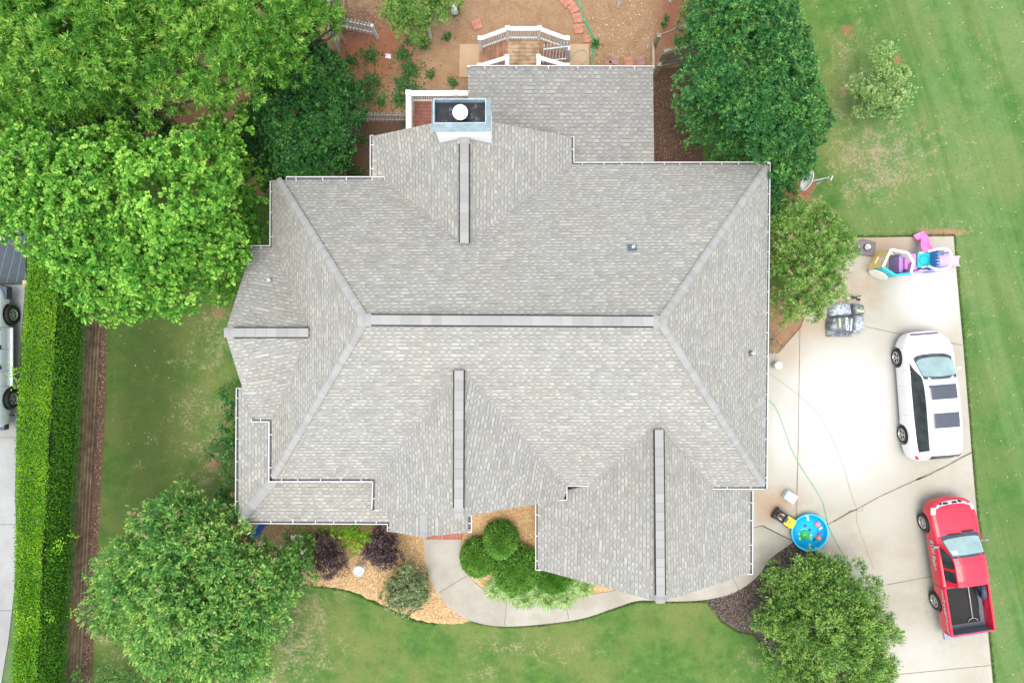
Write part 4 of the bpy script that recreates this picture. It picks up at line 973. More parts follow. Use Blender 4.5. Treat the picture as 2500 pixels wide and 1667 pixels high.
# ---- striped ornamental grass clumps
lir = [(1211, 1437), (1250, 1447), (1281, 1458), (1314, 1445), (1338, 1463), (1360, 1452), (1378, 1459), (1390, 1441), (1402, 1421), (1426, 1431), (1228, 1428)]
lir_lab = ['leftmost clump of striped grass, nearest the walkway bend', 'yellowish striped grass clump below the largest clipped bush', 'striped grass clump lowest over the walkway left of the gap', 'striped grass clump right of the small gap in the row',
           'striped grass clump that hangs farthest over the walkway', 'pale striped grass clump above the second walkway joint', 'striped grass clump just left of the second walkway joint', 'striped grass clump below the low clipped evergreen', 'bluish striped grass clump touching the garage roof edge', 'rightmost striped grass clump by the garage roof edge', 'small striped grass clump behind the leftmost one']
for (x, y), lab in zip(lir, lir_lab):
    c = P(x, y, .1); n = 330; th = rng.random(n) * 2 * np.pi; t = thing('grass_clump', lab, 'plant', (c.x, c.y, .03), group='striped grass clumps along the walkway')
    R_ = rng.uniform(.85, 1.1); seg = []
    d0 = np.stack([np.cos(th), np.sin(th), np.zeros(n)], -1); Lh = rng.uniform(.2, .56, n) * R_
    p0 = d0 * rng.uniform(.01, .05, (n, 1)); p1 = p0 + d0 * (Lh * .5)[:, None] + np.array([0, 0, 1.]) * (.26 - .3 * Lh)[:, None]; p2 = p0 + d0 * Lh[:, None] + np.array([0, 0, 1.]) * (.10 + rng.random(n) * .08)[:, None]
    tn = rng.uniform(.1, 1, n)
    pos = np.concatenate([p0, p1]); dd = np.concatenate([p1 - p0, p2 - p1]); LL = np.linalg.norm(dd, axis=1) * 1.15
    leaf_mesh('blades', pos, dd, np.tile([0, 0, 1.], (2 * n, 1)) + rand_unit(2 * n) * .3, LL, .026, np.concatenate([tn * .7, tn]), G_lir, t)

# ---- clipped hedge on the terrace
hy = np.linspace(P(0, 610, ZN).y, -15.0, 60)
def hx0(y):   # outer (west) top edge
    return np.interp(y, [-15, P(0, 1490, 2).y, P(0, 1030, 2).y, P(0, 680, 2).y, 5], [P(25, 0, 2.05).x, P(38, 0, 2.05).x, P(44, 0, 2.05).x, P(68, 0, 2.05).x, P(76, 0, 2.05).x])
def hx1(y): return np.array([wall_x(v) for v in np.atleast_1d(y)]) - .36
hedge = thing('hedge', 'long clipped green hedge along the top of the timber wall', 'hedge', (-17.6, -4, ZN))
zt_ = 2.05
n = 62000; u = rng.random(n); y = hy[0] + (hy[-1] - hy[0]) * u; x0, x1 = hx0(y), hx1(y)
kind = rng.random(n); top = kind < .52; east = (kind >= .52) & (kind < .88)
f_ = rng.random(n)
bulge = .06 * np.sin(y * 1.3) + .05 * np.sin(y * 3.1 + 1)
xx = np.where(top, x0 + (x1 - .16 - x0) * f_, np.where(east, x1 + .26 - .38 * f_ ** 2 + bulge * .4, x0 - .02))
zz = np.where(top, zt_ + bulge * .6 + .03 * np.sin(xx * 7), ZN + .02 + (zt_ - ZN - .02) * np.sqrt(f_))
zz = zz + rng.normal(size=n) * .03; xx = xx + rng.normal(size=n) * .03
nr = np.where(top[:, None], [0, 0, 1.], np.where(east[:, None], [1., 0, .15], [-1., 0, .1]))
d = unit(nr * .7 + rand_unit(n) * .9)
tn = rng.uniform(.12, .7, n) + .28 * np.clip(np.sin(y * .9 + 1) * np.sin(xx * 5 + y * .7) + np.sin(y * 2.2), 0, 1) * top * rng.random(n) + .06 * top - .16 * east  # east face tint lowered to paint in its shade
SP = []
for cxp, cyp, cnt, s_ in ((150, 1335, 6, .2), (178, 1306, 2, .10), (38, 905, 5, .14), (36, 935, 4, .14), (75, 1510, 4, .16), (125, 1505, 3, .12), (178, 1495, 2, .08)):
    p = np.array(P(cxp, cyp, 2.1)) + rng.normal(size=(cnt * 7, 3)) * [s_, s_, .05]; p[:, 2] += .05; SP.append(p)
SP = np.concatenate(SP); ns = len(SP)
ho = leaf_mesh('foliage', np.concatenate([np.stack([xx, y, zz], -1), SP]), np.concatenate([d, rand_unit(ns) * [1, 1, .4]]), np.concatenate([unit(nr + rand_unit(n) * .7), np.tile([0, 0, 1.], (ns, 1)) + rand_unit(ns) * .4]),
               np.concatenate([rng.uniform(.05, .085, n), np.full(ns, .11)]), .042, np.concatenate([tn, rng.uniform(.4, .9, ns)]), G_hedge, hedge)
# longer sprigs
sp_ = MB()
m = MB(); vs_, fs_ = [], []
for i, yy in enumerate(hy):
    a, b = float(hx0(yy)), float(hx1(yy)[0]); bu = .06 * math.sin(yy * 1.3) + .05 * math.sin(yy * 3.1 + 1)
    vs_ += [(a + .05, yy, ZN - .02), (a + .05, yy, zt_ - .06 + bu * .6), (b - .2, yy, zt_ - .06 + bu * .6), (b - .04 + bu * .3, yy, ZN - .02)]
    if i:
        q = 4 * i; fs_ += [(q - 4, q, q + 1, q - 3), (q - 3, q + 1, q + 2, q - 2), (q - 2, q + 2, q + 3, q - 1)]
fs_ += [(0, 1, 2, 3), (4 * 59 + 3, 4 * 59 + 2, 4 * 59 + 1, 4 * 59)]
m.add(vs_, fs_); hc = m.build('twig_core', M_core, hedge)
for q in [c_ for c_ in bpy.data.objects if c_.parent is hedge]: q.data.transform(Matrix.Translation(-hedge.location))

# timber retaining wall
tw = thing('timber_wall', 'long low wall of stacked brown timbers below the hedge', 'wall', (wall_x(-6), -6, 0))
M_timb = simple('weathered_timber', (0.225, 0.152, 0.095), .85, var=.35, scale=3, bump=.3)
M_timb2 = simple('darker_weathered_timber', (0.18, 0.12, 0.078), .85, var=.35, scale=3, bump=.3)
ys_ = [6.5, 4.1, 1.7, -.7, -3.1, -5.5, -7.9, -10.3, -12.7, -15.1, -17.5]
for k in range(5):
    for i in range(len(ys_) - 1):
        off = (k % 2) * 1.2; y0_, y1_ = ys_[i] - off, ys_[i + 1] - off + .012
        lean = .045 * k; m = MB()
        m.bar((wall_x(y0_) - .1 - lean, y0_, .065 + k * .15), (wall_x(y1_) - .1 - lean, y1_, .065 + k * .15), .17, .148)
        o = m.build('timber', M_timb if (i + k) % 4 else M_timb2, tw, bevel=.004); o.data.transform(Matrix.Translation(-tw.location))

# ---- scattered stuff
def polys_sample(poly_px, n, z):
    x_ = [p[0] for p in poly_px]; y_ = [p[1] for p in poly_px]; out = []
    pxs = rng.uniform(min(x_), max(x_), n * 3); pys = rng.uniform(min(y_), max(y_), n * 3)
    f = poly_field(pxs, pys, poly_px, .5) > .5
    pxs, pys = pxs[f][:n], pys[f][:n]
    k = (H - z) / F; return np.stack([(pxs - CX) * k, -(pys - CY) * k, np.full(len(pxs), z)], -1)
def scatter(name, poly, n, z, L, W, mat, tint=(0, 1), lift=.25):
    p = polys_sample(poly, n, z); n = len(p); d = rand_unit(n) * [1, 1, lift]
    o = leaf_mesh(name, p + [0, 0, .012], d, np.tile([0, 0, 1.], (n, 1)) + rand_unit(n) * .35, rng.uniform(.6, 1.4, n) * L, W, rng.uniform(*tint, n), mat)
    return tag(o, kind='stuff')
M_chip = leaf_mat('wood_chips', (0.34, 0.17, 0.06), (0.56, 0.35, 0.16), (0.82, 0.64, 0.42), .8, 0)
M_dchip = leaf_mat('dark_bark_chips', (0.03, 0.022, 0.02), (0.09, 0.065, 0.055), (0.30, 0.23, 0.19), .8, 0)
M_litter = leaf_mat('dry_leaf_litter', (0.22, 0.13, 0.06), (0.50, 0.38, 0.22), (0.85, 0.78, 0.62), .8, 0)
scatter('wood_chips', [(690, 1290), (1036, 1310), (1048, 1400), (1117, 1495), (1145, 1512), (1065, 1518), (960, 1484), (860, 1440), (755, 1426), (690, 1400)], 9000, .04, .06, .03, M_chip)
scatter('wood_chips', [(1128, 1235), (1308, 1225), (1308, 1400), (1240, 1462), (1185, 1442), (1131, 1360)], 5000, .04, .05, .028, M_chip, (0, .85))
scatter('bark_chips', [(1732, 1468), (1850, 1413), (1940, 1325), (2000, 1360), (1990, 1500), (1900, 1545), (1815, 1538), (1762, 1510)], 7000, .04, .07, .03, M_dchip)
scatter('bark_chips', [(1596, 190), (1690, 190), (1690, 400), (1598, 400)], 2500, .01, .07, .03, leaf_mat('brown_bark_chips', (.06, .035, .025), (.14, .085, .06), (.35, .22, .16), .8, 0))
scatter('bark_chips', [(212, 790), (262, 790), (236, 1400), (222, 1667), (200, 1667)], 3000, .01, .06, .025, leaf_mat('red_bark_chips', (.10, .055, .04), (.24, .14, .10), (.6, .5, .42), .8, 0))
scatter('bark_chips', [(840, -20), (940, -20), (960, 60), (900, 80), (842, 70)], 2600, .01, .05, .022, leaf_mat('straw_chips', (.16, .09, .06), (.30, .18, .12), (.5, .36, .26), .8, 0))
scatter('wood_litter', [(1110, 0), (1690, 0), (1600, 160), (1440, 160), (1130, 110), (1100, 60)], 4600, .01, .05, .018, M_litter, (0, .42))
scatter('wood_litter', [(1390, 0), (1600, 0), (1590, 150), (1440, 150)], 110, .015, .09, .022, M_litter, (.6, 1))
scatter('leaf_litter', [(1990, 0), (2500, 0), (2500, 1667), (2430, 1667), (2335, 560), (2060, 560)], 170, .01, .05, .03, leaf_mat('fallen_yellow_leaves', (.4, .4, .15), (.6, .6, .3), (.8, .8, .6), .8, 0), lift=.1)
scatter('leaf_litter', [(240, 800), (500, 800), (500, 1150), (240, 1200)], 22, .01, .04, .03, M_litter, (.6, 1), .1)
scatter('leaf_litter', [(1840, 1300), (1950, 1300), (1950, 1400), (1860, 1380)], 60, .06, .03, .02, M_litter, (.6, 1), .1)
# low weeds in the clay yard
bl = []
for cx_, cy_, r_, n_ in ((855, 150, 22, 300), (905, 140, 26, 400), (905, 200, 34, 600), (870, 215, 20, 260), (985, 135, 22, 400), (1000, 170, 26, 600), (985, 205, 28, 700), (1010, 230, 24, 700), (975, 245, 22, 500), (930, 250, 20, 200), (860, 260, 22, 320), (905, 235, 24, 300), (880, 290, 28, 300),
                        (1035, 110, 12, 220), (1094, 92, 10, 160), (1050, 185, 12, 160), (1107, 205, 14, 140), (990, 300, 20, 120), (1455, 108, 10, 160), (1620, 62, 6, 60), (1625, 46, 5, 50), (920, 395, 20, 160), (885, 345, 20, 160), (870, 425, 22, 260), (1000, 100, 12, 160), (1112, 30, 12, 160)):
    th = rng.random(n_) * 6.283; rr = np.abs(rng.normal(size=n_)) * .85 * r_ * (H / F) * (.7 + .5 * np.sin(th * 3 + cx_) * np.sin(th * 2 + cy_)); c = np.array(P(cx_, cy_, 0.02))
    bl.append(np.stack([c[0] + rr * np.cos(th), c[1] + rr * np.sin(th), .02 + .2 * rng.random(n_) ** 2 * (rr < .3)], -1))
p = np.concatenate(bl); n = len(p)
tag(leaf_mesh('weeds', p, rand_unit(n) * [1, 1, .5], np.tile([0, 0, 1.], (n, 1)) + rand_unit(n) * .5, rng.uniform(.06, .13, n), .055, rng.uniform(0, .8, n), G_weed), kind='stuff')
# grass fringe along kerbs and beds
def fringe(line_px, n, z=.0, w=.05):
    L = [P(a, b, z) for a, b in line_px]; seg = [(L[i + 1] - L[i]).length for i in range(len(L) - 1)]; tot = sum(seg); out = []
    for i, s_ in enumerate(seg):
        k = int(n * s_ / tot); t = rng.random(k); a, b = np.array(L[i]), np.array(L[i + 1]); out.append(a + (b - a) * t[:, None])
    return np.concatenate(out)
p = np.concatenate([fringe(l, k) for l, k in (([(2066, 579), (2330, 575), (2354, 850), (2376, 1130), (2403, 1420), (2428, 1667)], 5200), ([(1034, 1512), (1115, 1497), (1165, 1520), (1230, 1529), (1320, 1525), (1420, 1510), (1500, 1485), (1560, 1467), (1640, 1469), (1725, 1467)], 3600),
     ([(745, 1428), (800, 1432), (855, 1443), (905, 1465), (960, 1489), (1010, 1513), (1065, 1523)], 1800), ([(1730, 1470), (1762, 1515), (1800, 1541), (1842, 1548), (1880, 1602)], 1000))])
n = len(p); p = p + rng.normal(size=(n, 3)) * [.03, .03, 0]
tag(leaf_mesh('grass_edge', p, rand_unit(n) * [1, 1, .2] + [0, 0, .5], rand_unit(n) + [0, 0, .6], rng.uniform(.05, .1, n), .015, rng.uniform(0, .7, n), leaf_mat('edge_grass', (.06, .12, .03), (.12, .19, .05), (.25, .27, .10))), kind='stuff')
# ------------------------------------------------------------------ things in the yard
def settle(t):
    """children were built in world coordinates: move their meshes to the thing's own origin"""
    bpy.context.view_layer.update()
    inv = Matrix.Translation(-t.location)
    def walk(o):
        for c in o.children:
            if c.type == 'MESH': c.data.transform(inv)
            walk(c)
    walk(t)
def rect_flat(a, b, c_, d_, z0, z1, m): m_ = MB(); m_.prism([tuple(a), tuple(b), tuple(c_), tuple(d_)], z0, z1); return m_

M_deckred = simple('red_stained_boards', (0.24, 0.085, 0.06), .7, var=.25, scale=4)
M_decktan = simple('weathered_tan_boards', (0.36, 0.24, 0.145), .8, var=.4, scale=3)
M_deckbrn = simple('brown_stair_boards', (0.30, 0.16, 0.095), .8, var=.3, scale=3)
M_greywood = simple('grey_painted_pickets', (0.50, 0.53, 0.53), .7, var=.2, scale=10)
M_picket = simple('white_pickets', (0.62, 0.62, 0.60), .7, var=.2, scale=12)
M_fence = simple('aged_fence_wood', (0.27, 0.235, 0.165), .85, var=.35, scale=4)
M_fencel = simple('pale_fence_wood', (0.42, 0.32, 0.22), .85, var=.25, scale=4)

# back deck: landing, two flights, rails, side deck
DZ = .95
dk = thing('deck', 'timber back deck with white rails, a landing and two flights of steps', 'deck', P(1278, 130, 0))
lx0, lx1 = P(1240, 0, DZ).x, P(1316, 0, DZ).x; ly1, ly0 = P(0, 90, DZ).y, P(0, 185, DZ).y
n_ = 10
for i in range(n_):
    y = ly1 + (ly0 - ly1) * (i + .5) / n_; m = MB(); m.box(((lx0 + lx1) / 2, y, DZ - .02), (lx1 - lx0 + .02, abs(ly1 - ly0) / n_ - .014, .04)); m.build('landing_board', M_decktan, dk)
def flight(sgn):
    x0 = lx0 if sgn < 0 else lx1; xe = P(1170 if sgn < 0 else 1390, 0, .16).x
    for k in range(5):
        xa = x0 + (xe - x0) * k / 5; xb = x0 + (xe - x0) * (k + 1) / 5; z = DZ - .16 * (k + 1)
        yt = P(0, 94 + 6.5 * (k + .5), z).y; m = MB(); w = (xb - xa)
        for q, f in ((0, .25), (1, .75)): m.box((xa + w * f, (yt + ly0) / 2, z), (abs(w) / 2 - .014, abs(yt - ly0), .035), m=0)
        m.box((xa, (yt + ly0) / 2, z + .07), (.02, abs(yt - ly0), .13), m=1)
        m.build('stair_tread', [M_deckbrn, M_deckred], dk)
flight(-1); flight(1)
def rail(a, b, za, zb, n, posts=True, hgt=.9, capw=.16, mat=M_worn, parent=None):
    """a, b world xy; za, zb floor heights"""
    a3, b3 = Vector((a[0], a[1], za)), Vector((b[0], b[1], zb)); u_ = Vector((0, 0, 1)); m = MB()
    m.bar(a3 + u_ * hgt, b3 + u_ * hgt, capw, .035); m.bar(a3 + u_ * (hgt - .07), b3 + u_ * (hgt - .07), .05, .08); m.bar(a3 + u_ * .12, b3 + u_ * .12, .06, .07)
    for i in range(n):
        p = a3.lerp(b3, (i + .5) / n); m.bar(p + u_ * .12, p + u_ * (hgt - .05), .04, .04)
    return m.build('railing', mat, parent or dk)
def post(p, z0, z1, parent=None, w=.11, mat=M_worn):
    m = MB(); m.box((p[0], p[1], (z0 + z1) / 2), (w, w, z1 - z0)); m.box((p[0], p[1], z1 + .012), (w + .06, w + .06, .03)); m.box((p[0], p[1], z1 + .05), (w + .0, w + .0, .05))
    return m.build('rail_post', mat, parent or dk)
zt_r = DZ + .95
a1, a2 = P(1239, 69, zt_r), P(1317, 69, zt_r); a0, a3_ = P(1171, 91, DZ - .2 + .65), P(1386, 91, DZ - .2 + .65)
rail(a1, a2, DZ, DZ, 13); rail(a0, a1, DZ - .62, DZ - .02, 11); rail(a2, a3_, DZ - .02, DZ - .62, 11)
post(a1, 0, zt_r); post(a2, 0, zt_r); post(a0, 0, 1.3); post(a3_, 0, 1.3)
b1, b2 = P(1238, 139, zt_r), P(1315, 139, zt_r); b0_, b3_ = P(1170, 160, 1.3), P(1386, 160, 1.3)
rail(b0_, b1, DZ - .62, DZ - .02, 8); rail(b2, b3_, DZ - .02, DZ - .62, 8)
rail(b1, (b1[0], ly0 - .3), DZ, DZ, 5); rail(b2, (b2[0], ly0 - .3), DZ, DZ, 5)
for q in (b1, b2): post(q, 0, zt_r)
for q in (b0_, b3_): post(q, 0, 1.3)
# white gate leaning open on the right flight
g0, g1 = P(1322, 152, DZ), P(1381, 150, .5); m = MB()
gt0, gt1 = Vector((g0.x, g0.y, 1.0)), Vector((g1.x, g1.y, .75))
for i in range(8):
    p = gt0.lerp(gt1, (i + .3) / 7.6); m.bar(p - Vector((0, 0, .12)), p + Vector((.04, .34, .72)), .07, .02, up=Vector((1, 0, 0)))
m.bar(gt0, gt1, .05, .04); m.bar(gt0 + Vector((.04, .24, .56)), gt1 + Vector((.04, .24, .56)), .05, .04); m.box(tuple(gt1 + Vector((.05, .1, .3))), (.09, .16, .9))
m.build('gate', M_greywood, dk)
# side deck with red boards
sx0 = P(997, 0, 1.9).x; sy1 = P(0, 227, 1.9).y
m = MB()
for i in range(14):
    y = P(0, 246, DZ).y - .14 * i; m = MB(); m.box((sx0 + .1 + 1.9, y - .07, DZ - .02), (3.8, .13, .04)); m.build('deck_board', M_deckred, dk)
rail((sx0, sy1), (P(1160, 0, 1.9).x, sy1), DZ, DZ, 30, capw=.2, mat=M_white); rail((sx0, sy1), (sx0, 6.6), DZ, DZ, 24, capw=.2, mat=M_white)
post((sx0, sy1), 0, zt_r + .02, mat=M_white, w=.14); post((P(1113, 0, 1.9).x, sy1), 0, zt_r + .02, mat=M_white, w=.12)
post((sx0, 6.7), 0, zt_r, mat=M_white)
settle(dk)

# concrete pads and pavers
def flat_thing(name, label, cat, corners, z0, z1, mat, group=None, bevel=.0):
    c = sum((P(x, y, z1) for x, y in corners), Vector()) / len(corners); m = MB()
    m.prism([((P(x, y, z1) - c).x, (P(x, y, z1) - c).y) for x, y in corners], z0, z1)
    o = m.build(name, mat, bevel=bevel); o.location = (c.x, c.y, 0); return tag(o, label, cat, group)
flat_thing('concrete_pad', 'tan concrete pad at the foot of the left deck steps', 'concrete pad', [(1122, 108), (1172, 108), (1172, 189), (1121, 189)], -.05, .06, M_pad, bevel=.01)
flat_thing('concrete_pad', 'tan concrete pad with a green hose loop at the right deck steps', 'concrete pad', [(1390, 108), (1438, 108), (1438, 186), (1390, 186)], -.05, .06, M_pad, bevel=.01)
def paver(cx_, cy_, s_, rot, label, mat=M_paver, sy=None):
    c = P(cx_, cy_, .05); k = (H - .05) / F; m = MB(); m.box((0, 0, .02), (s_ * k, (sy or s_) * k, .06)); o = m.build('paver', mat, bevel=.006)
    o.location = (c.x, c.y, 0); o.rotation_euler = (0, 0, math.radians(rot)); tag(o, label, 'paver', 'square red pavers lying in the back yard')
paver(1164.5, 60, 23, 16, 'single red paver lying alone left of the deck')
paver(1383, 3, 26, 35, 'red paver at the very top edge, start of the curved row')
paver(1399, 20, 23, 28, 'second red paver of the curved row beside the green hose')
paver(1409.5, 44, 23, 6, 'third red paver of the curved row, right of the deck rail')
paver(1412, 71, 22, 8, 'fourth red paver of the curved row, beside the right rail post')
paver(1432, 95, 17, 0, 'small red paver nearest the right concrete pad')
paver(1500, 146, 22, -16, 'mauve paver leftmost of the three by the porch gutter', M_paver2)
paver(1534.5, 150, 21, 3, 'pinkish paver in the middle of the three by the porch gutter')
paver(1564, 149, 21, 3, 'mauve paver rightmost of the three by the porch gutter', M_paver2)
paver(1486, 158, 16, 12, 'mauve paver half hidden under the porch gutter', M_paver2)

# picket fences, posts, timber fences
def picket_fence(label, a, b, n, h=1.05, end_post=None, z=0.0, mat=M_picket):
    a, b = Vector(a), Vector(b); t = thing('picket_fence', label, 'fence', a); u_ = Vector((0, 0, 1)); d = (b - a).normalized()
    for f in (.25, .78):
        m = MB(); m.bar(a + u_ * h * f, b + u_ * h * f, .04, .08); m.build('rail', mat, t)
    for i in range(n):
        p = a.lerp(b, (i + .5) / n); m = MB(); rz = math.atan2(d.y, d.x)
        m.box((p.x, p.y, h * .5), (.07, .022, h), rz); s_ = Vector((-d.y, d.x, 0)) * .011; w = d * .035
        q = Vector((p.x, p.y, h)); vs_ = [q - w - s_, q + w - s_, q - s_ + u_ * .06, q - w + s_, q + w + s_, q + s_ + u_ * .06]
        m.add(vs_, [(0, 1, 2), (3, 5, 4), (0, 2, 5, 3), (1, 4, 5, 2)]); m.build('picket', mat, t)
    if end_post is not None:
        m = MB(); m.box((end_post.x, end_post.y, .58), (.11, .11, 1.16)); m.build('post', mat, t)
    settle(t); return t
picket_fence('white picket fence left of the small top tree, with a grey end post', P(835, 70, 0), P(918, 88, 0), 10, end_post=P(922, 94, 0))
picket_fence('weathered picket fence running from the white side deck to the dark evergreen', P(872, 296, 0), P(1000, 298, 0), 17, mat=simple('worn_pickets', (.42, .40, .37), .8, var=.5, scale=25))
def lone_post(label, base_px, h, w=.11):
    p = P(*base_px, 0); m = MB(); m.box((0, 0, h / 2), (w, w, h)); o = m.build('fence_post', M_picket, bevel=.01); o.location = p; tag(o, label, 'post', 'lone white posts in the back yard')
lone_post('white wooden post at the foot of the small top tree', (1052, 96), 1.0)
lone_post('white post reaching in from the top edge above the porch roof', (1509, 18), 1.1)
lone_post('white post at the top edge beside the large evergreen', (1636, 5), 1.0, .12)
wf = thing('wooden_fence', 'aged wooden fence boards with a corner post beside the large evergreen', 'fence', P(1594, 117, 0))
fa, fb = P(1597, 170, 0), P(1690, 150, 0); fz = 1.75
for i in range(16):
    p = fa.lerp(fb, (i + .5) / 16); m = MB(); m.box((p.x, p.y, fz / 2 + random.uniform(-.02, .02)), ((fb - fa).length / 16 - .012, .022, fz), math.atan2((fb - fa).y, (fb - fa).x)); m.build('board', M_fence, wf)
for z in (.35, 1.6):
    m = MB(); m.bar(fa + Vector((0, -.05, z)), fb + Vector((0, -.05, z)), .05, .09); m.build('rail', M_fence, wf)
m = MB(); m.bar(fa + Vector((0, .0, fz + .02)), fb + Vector((0, 0, fz + .02)), .12, .04); m.build('cap_rail', M_fence, wf)
for q, h in ((P(1594, 117, 0), 1.15), (P(1595, 186, 0), 1.2)):
    m = MB(); m.box((q.x, q.y, h / 2), (.16, .16, h)); m.build('post', M_fence, wf)
q0, q1 = P(1594, 117, 0), P(1692, 78, 0)
for z in (1.1,):
    m = MB(); m.bar(q0 + Vector((0, 0, z)), q1 + Vector((0, 0, z)), .06, .09); m.build('rail', M_fence, wf)
m = MB(); c0, c1 = P(1590, 112, 0), P(1591, 190, 0)
m.bar(c0 + Vector((0, 0, .2)), c1 + Vector((0, 0, .2)), .09, .4); m.build('kick_board', M_fencel, wf)
settle(wf)
lf = thing('wooden_fence', 'grey board fence partly under the yellow-green tree at the top', 'fence', P(826, 60, 0))
for i in range(18):
    y = P(0, 128, 0).y + i * .145; x = P(830, 0, 0).x; m = MB(); m.box((x, y, .85), (.022, .13, 1.7)); m.build('board', simple('grey_board', (.34, .31, .26), .85, var=.3, scale=5) if i == 0 else bpy.data.materials['grey_board'], lf)
m = MB(); x = P(830, 0, 0).x; m.bar((x, P(0, 130, 0).y, 1.7), (x, P(0, -20, 0).y, 1.7), .1, .04); m.build('cap_rail', bpy.data.materials['grey_board'], lf)
m = MB(); m.bar(P(829, 78, .9), P(846, 108, .1), .1, .04); m.build('brace', M_fencel, lf)
m = MB(); m.bar(P(840, 0, .3), P(841, 50, .3), .03, .15); m.build('kick_board', M_fencel, lf)
settle(lf)

# garden figure, bird bath, crumpled bag
p = P(1110, 31, 0); gf = thing('garden_figure', 'small white garden figure on a round base beside the top tree', 'garden ornament', p)
m = MB(); m.lathe((0, 0, 0), [(0, 0), (.15, 0), (.15, .05), (.12, .1), (.10, .18), (.12, .24), (.09, .34), (.05, .4), (0, .42)], 20); m.build('body', M_white, gf)
m = MB(); m.ball((0, .02, .47), (.07, .08, .075), 12); m.bar((-.03, .04, .52), (-.05, .09, .60), .03, .02); m.bar((.03, .04, .52), (.05, .09, .60), .03, .02); m.build('head', M_white, gf)
p = P(882.5, 1384, 0); bb = thing('bird_bath', 'round white bird bath standing in the wood chips', 'bird bath', p)
m = MB(); m.lathe((0, 0, 0), [(0, 0), (.18, 0), (.17, .04), (.08, .08), (.06, .3), (.09, .42), (.12, .45)], 24); m.build('pedestal', M_white, bb)
m = MB(); m.lathe((0, 0, 0), [(.02, .43), (.19, .46), (.225, .53), (.215, .545), (.20, .53), (.12, .49), (.105, .50), (.10, .495), (.085, .48), (0, .475)], 32); m.build('bowl', simple('pale_stoneware', (.48, .52, .49), .5, var=.08), bb)
p = P(948, 137, .03); m = MB()
r_ = random.Random(4); vs_ = []; fs_ = []
for i in range(5):
    for j in range(5): vs_.append(((i - 2) * .055 + r_.uniform(-.02, .02), (j - 2) * .045 + r_.uniform(-.02, .02) - i * .01, .02 + r_.random() * .09 * (1 if 0 < i < 4 and 0 < j < 4 else .1)))
for i in range(4):
    for j in range(4): fs_.append((i * 5 + j, i * 5 + 5 + j, i * 5 + 6 + j, i * 5 + 1 + j))
m.add(vs_, fs_); o = m.build('plastic_bag', simple('white_film', (.75, .78, .84), .5)); o.location = p; tag(o, 'crumpled white plastic bag on the red clay', 'bag')
sol = o.modifiers.new('s', 'SOLIDIFY'); sol.thickness = .004

# hoses and cord
def hose(name, label, line, z, r, mat, cat='hose', jit=0.0):
    L = [Vector((*P(x, y, z).to_2d(), z)) for x, y in line]; L2 = smooth_line([tuple(v) for v in L], 7); m = MB(); m.tube(L2, r, 7); o = m.build(name, mat); return tag(o, label, cat)
M_green = simple('green_rubber', (.03, .34, .17), .45, var=.1)
M_greenp = simple('pale_green_rubber', (.16, .42, .26), .5, var=.1)
hose('garden_hose', 'pale green garden hose curving across the driveway past the pool', [(1876, 976), (1890, 990), (1903, 1014), (1919, 1059), (1933, 1097), (1950, 1130), (1970, 1162), (1990, 1192), (2008, 1224), (2015, 1250), (2022, 1280), (2035, 1311), (2055, 1345), (2077, 1380)], .066, .014, M_greenp)
hose('garden_hose', 'bright green garden hose running from the top edge to the porch roof', [(1400, -14), (1412, 16), (1424, 48), (1433, 62), (1443, 84), (1447, 98), (1452, 116), (1450, 134), (1444, 146), (1446, 166)], .025, .02, M_green)
hose('garden_hose', 'second green hose strand lying beside the bright green one', [(1421, -14), (1421, 14), (1426, 44), (1438, 66), (1448, 90), (1449, 104), (1446, 126), (1444, 150), (1450, 166)], .03, .016, M_green)
hose('garden_hose', 'green hose looped on the right concrete pad', [(1390, 166), (1393, 144), (1403, 129), (1418, 122), (1430, 125), (1435, 137), (1430, 150), (1419, 158), (1414, 168)], .078, .014, M_greenp)
hose('extension_cord', 'thin tan cord winding down the driveway with one small loop', [(1876, 910), (1910, 934), (1948, 963), (1975, 987), (1999, 1012), (2016, 1040), (2032, 1070), (2043, 1097), (2061, 1144), (2074, 1190), (2083, 1217), (2092, 1240), (2099, 1247), (2107, 1244), (2104, 1237), (2096, 1240), (2092, 1252), (2092, 1271), (2097, 1288), (2101, 1300), (2111, 1324), (2119, 1348), (2134, 1388)], .062, .008, simple('tan_cord', (.42, .35, .24), .6), 'cord')

# satellite dish
p = P(1995, 448, 0); ds_ = thing('satellite_dish', 'white satellite dish on a short post beside the large evergreen', 'satellite dish', p)
m = MB(); m.tube([(0, 0, 0), (0, 0, 1.0)], .035, 10); m.build('mast', simple('galvanised', (.6, .62, .62), .4, .5), ds_)
dc = P(1974, 444, 1.0) - p; axd = Vector((-.88, .34, .42)).normalized(); M = Matrix.Translation(dc) @ axd.to_track_quat('Z', 'X').to_matrix().to_4x4()
m = MB(); vs_, fs_ = [], []
for i in range(7):
    r = i / 6
    for k in range(28):
        t_ = 2 * math.pi * k / 28; vs_.append(M @ Vector((.30 * r * math.cos(t_), .44 * r * math.sin(t_), .10 * r * r)))
for i in range(6):
    for k in range(28): k2 = (k + 1) % 28; fs_.append((i * 28 + k, i * 28 + k2, (i + 1) * 28 + k2, (i + 1) * 28 + k))
m.add(vs_, fs_, 0, True); o = m.build('dish', M_white, ds_); s_ = o.modifiers.new('s', 'SOLIDIFY'); s_.thickness = .02
m = MB(); m.tube([(0, 0, .98), dc * .9 + Vector((0, 0, .1))], .03, 8); m.build('bracket', simple('grey_metal', (.35, .38, .40), .5, .3), ds_)
m = MB(); e = P(1976, 424, 1.1) - p; m.tube([dc, dc.lerp(e, .6) + Vector((-.1, .03, -.1)), e], .015, 6); m.box(tuple(e), (.1, .14, .08), .5); m.box((.14, -.02, .95), (.03, .18, .1), -.4); m.build('feed_arm', M_white, ds_)

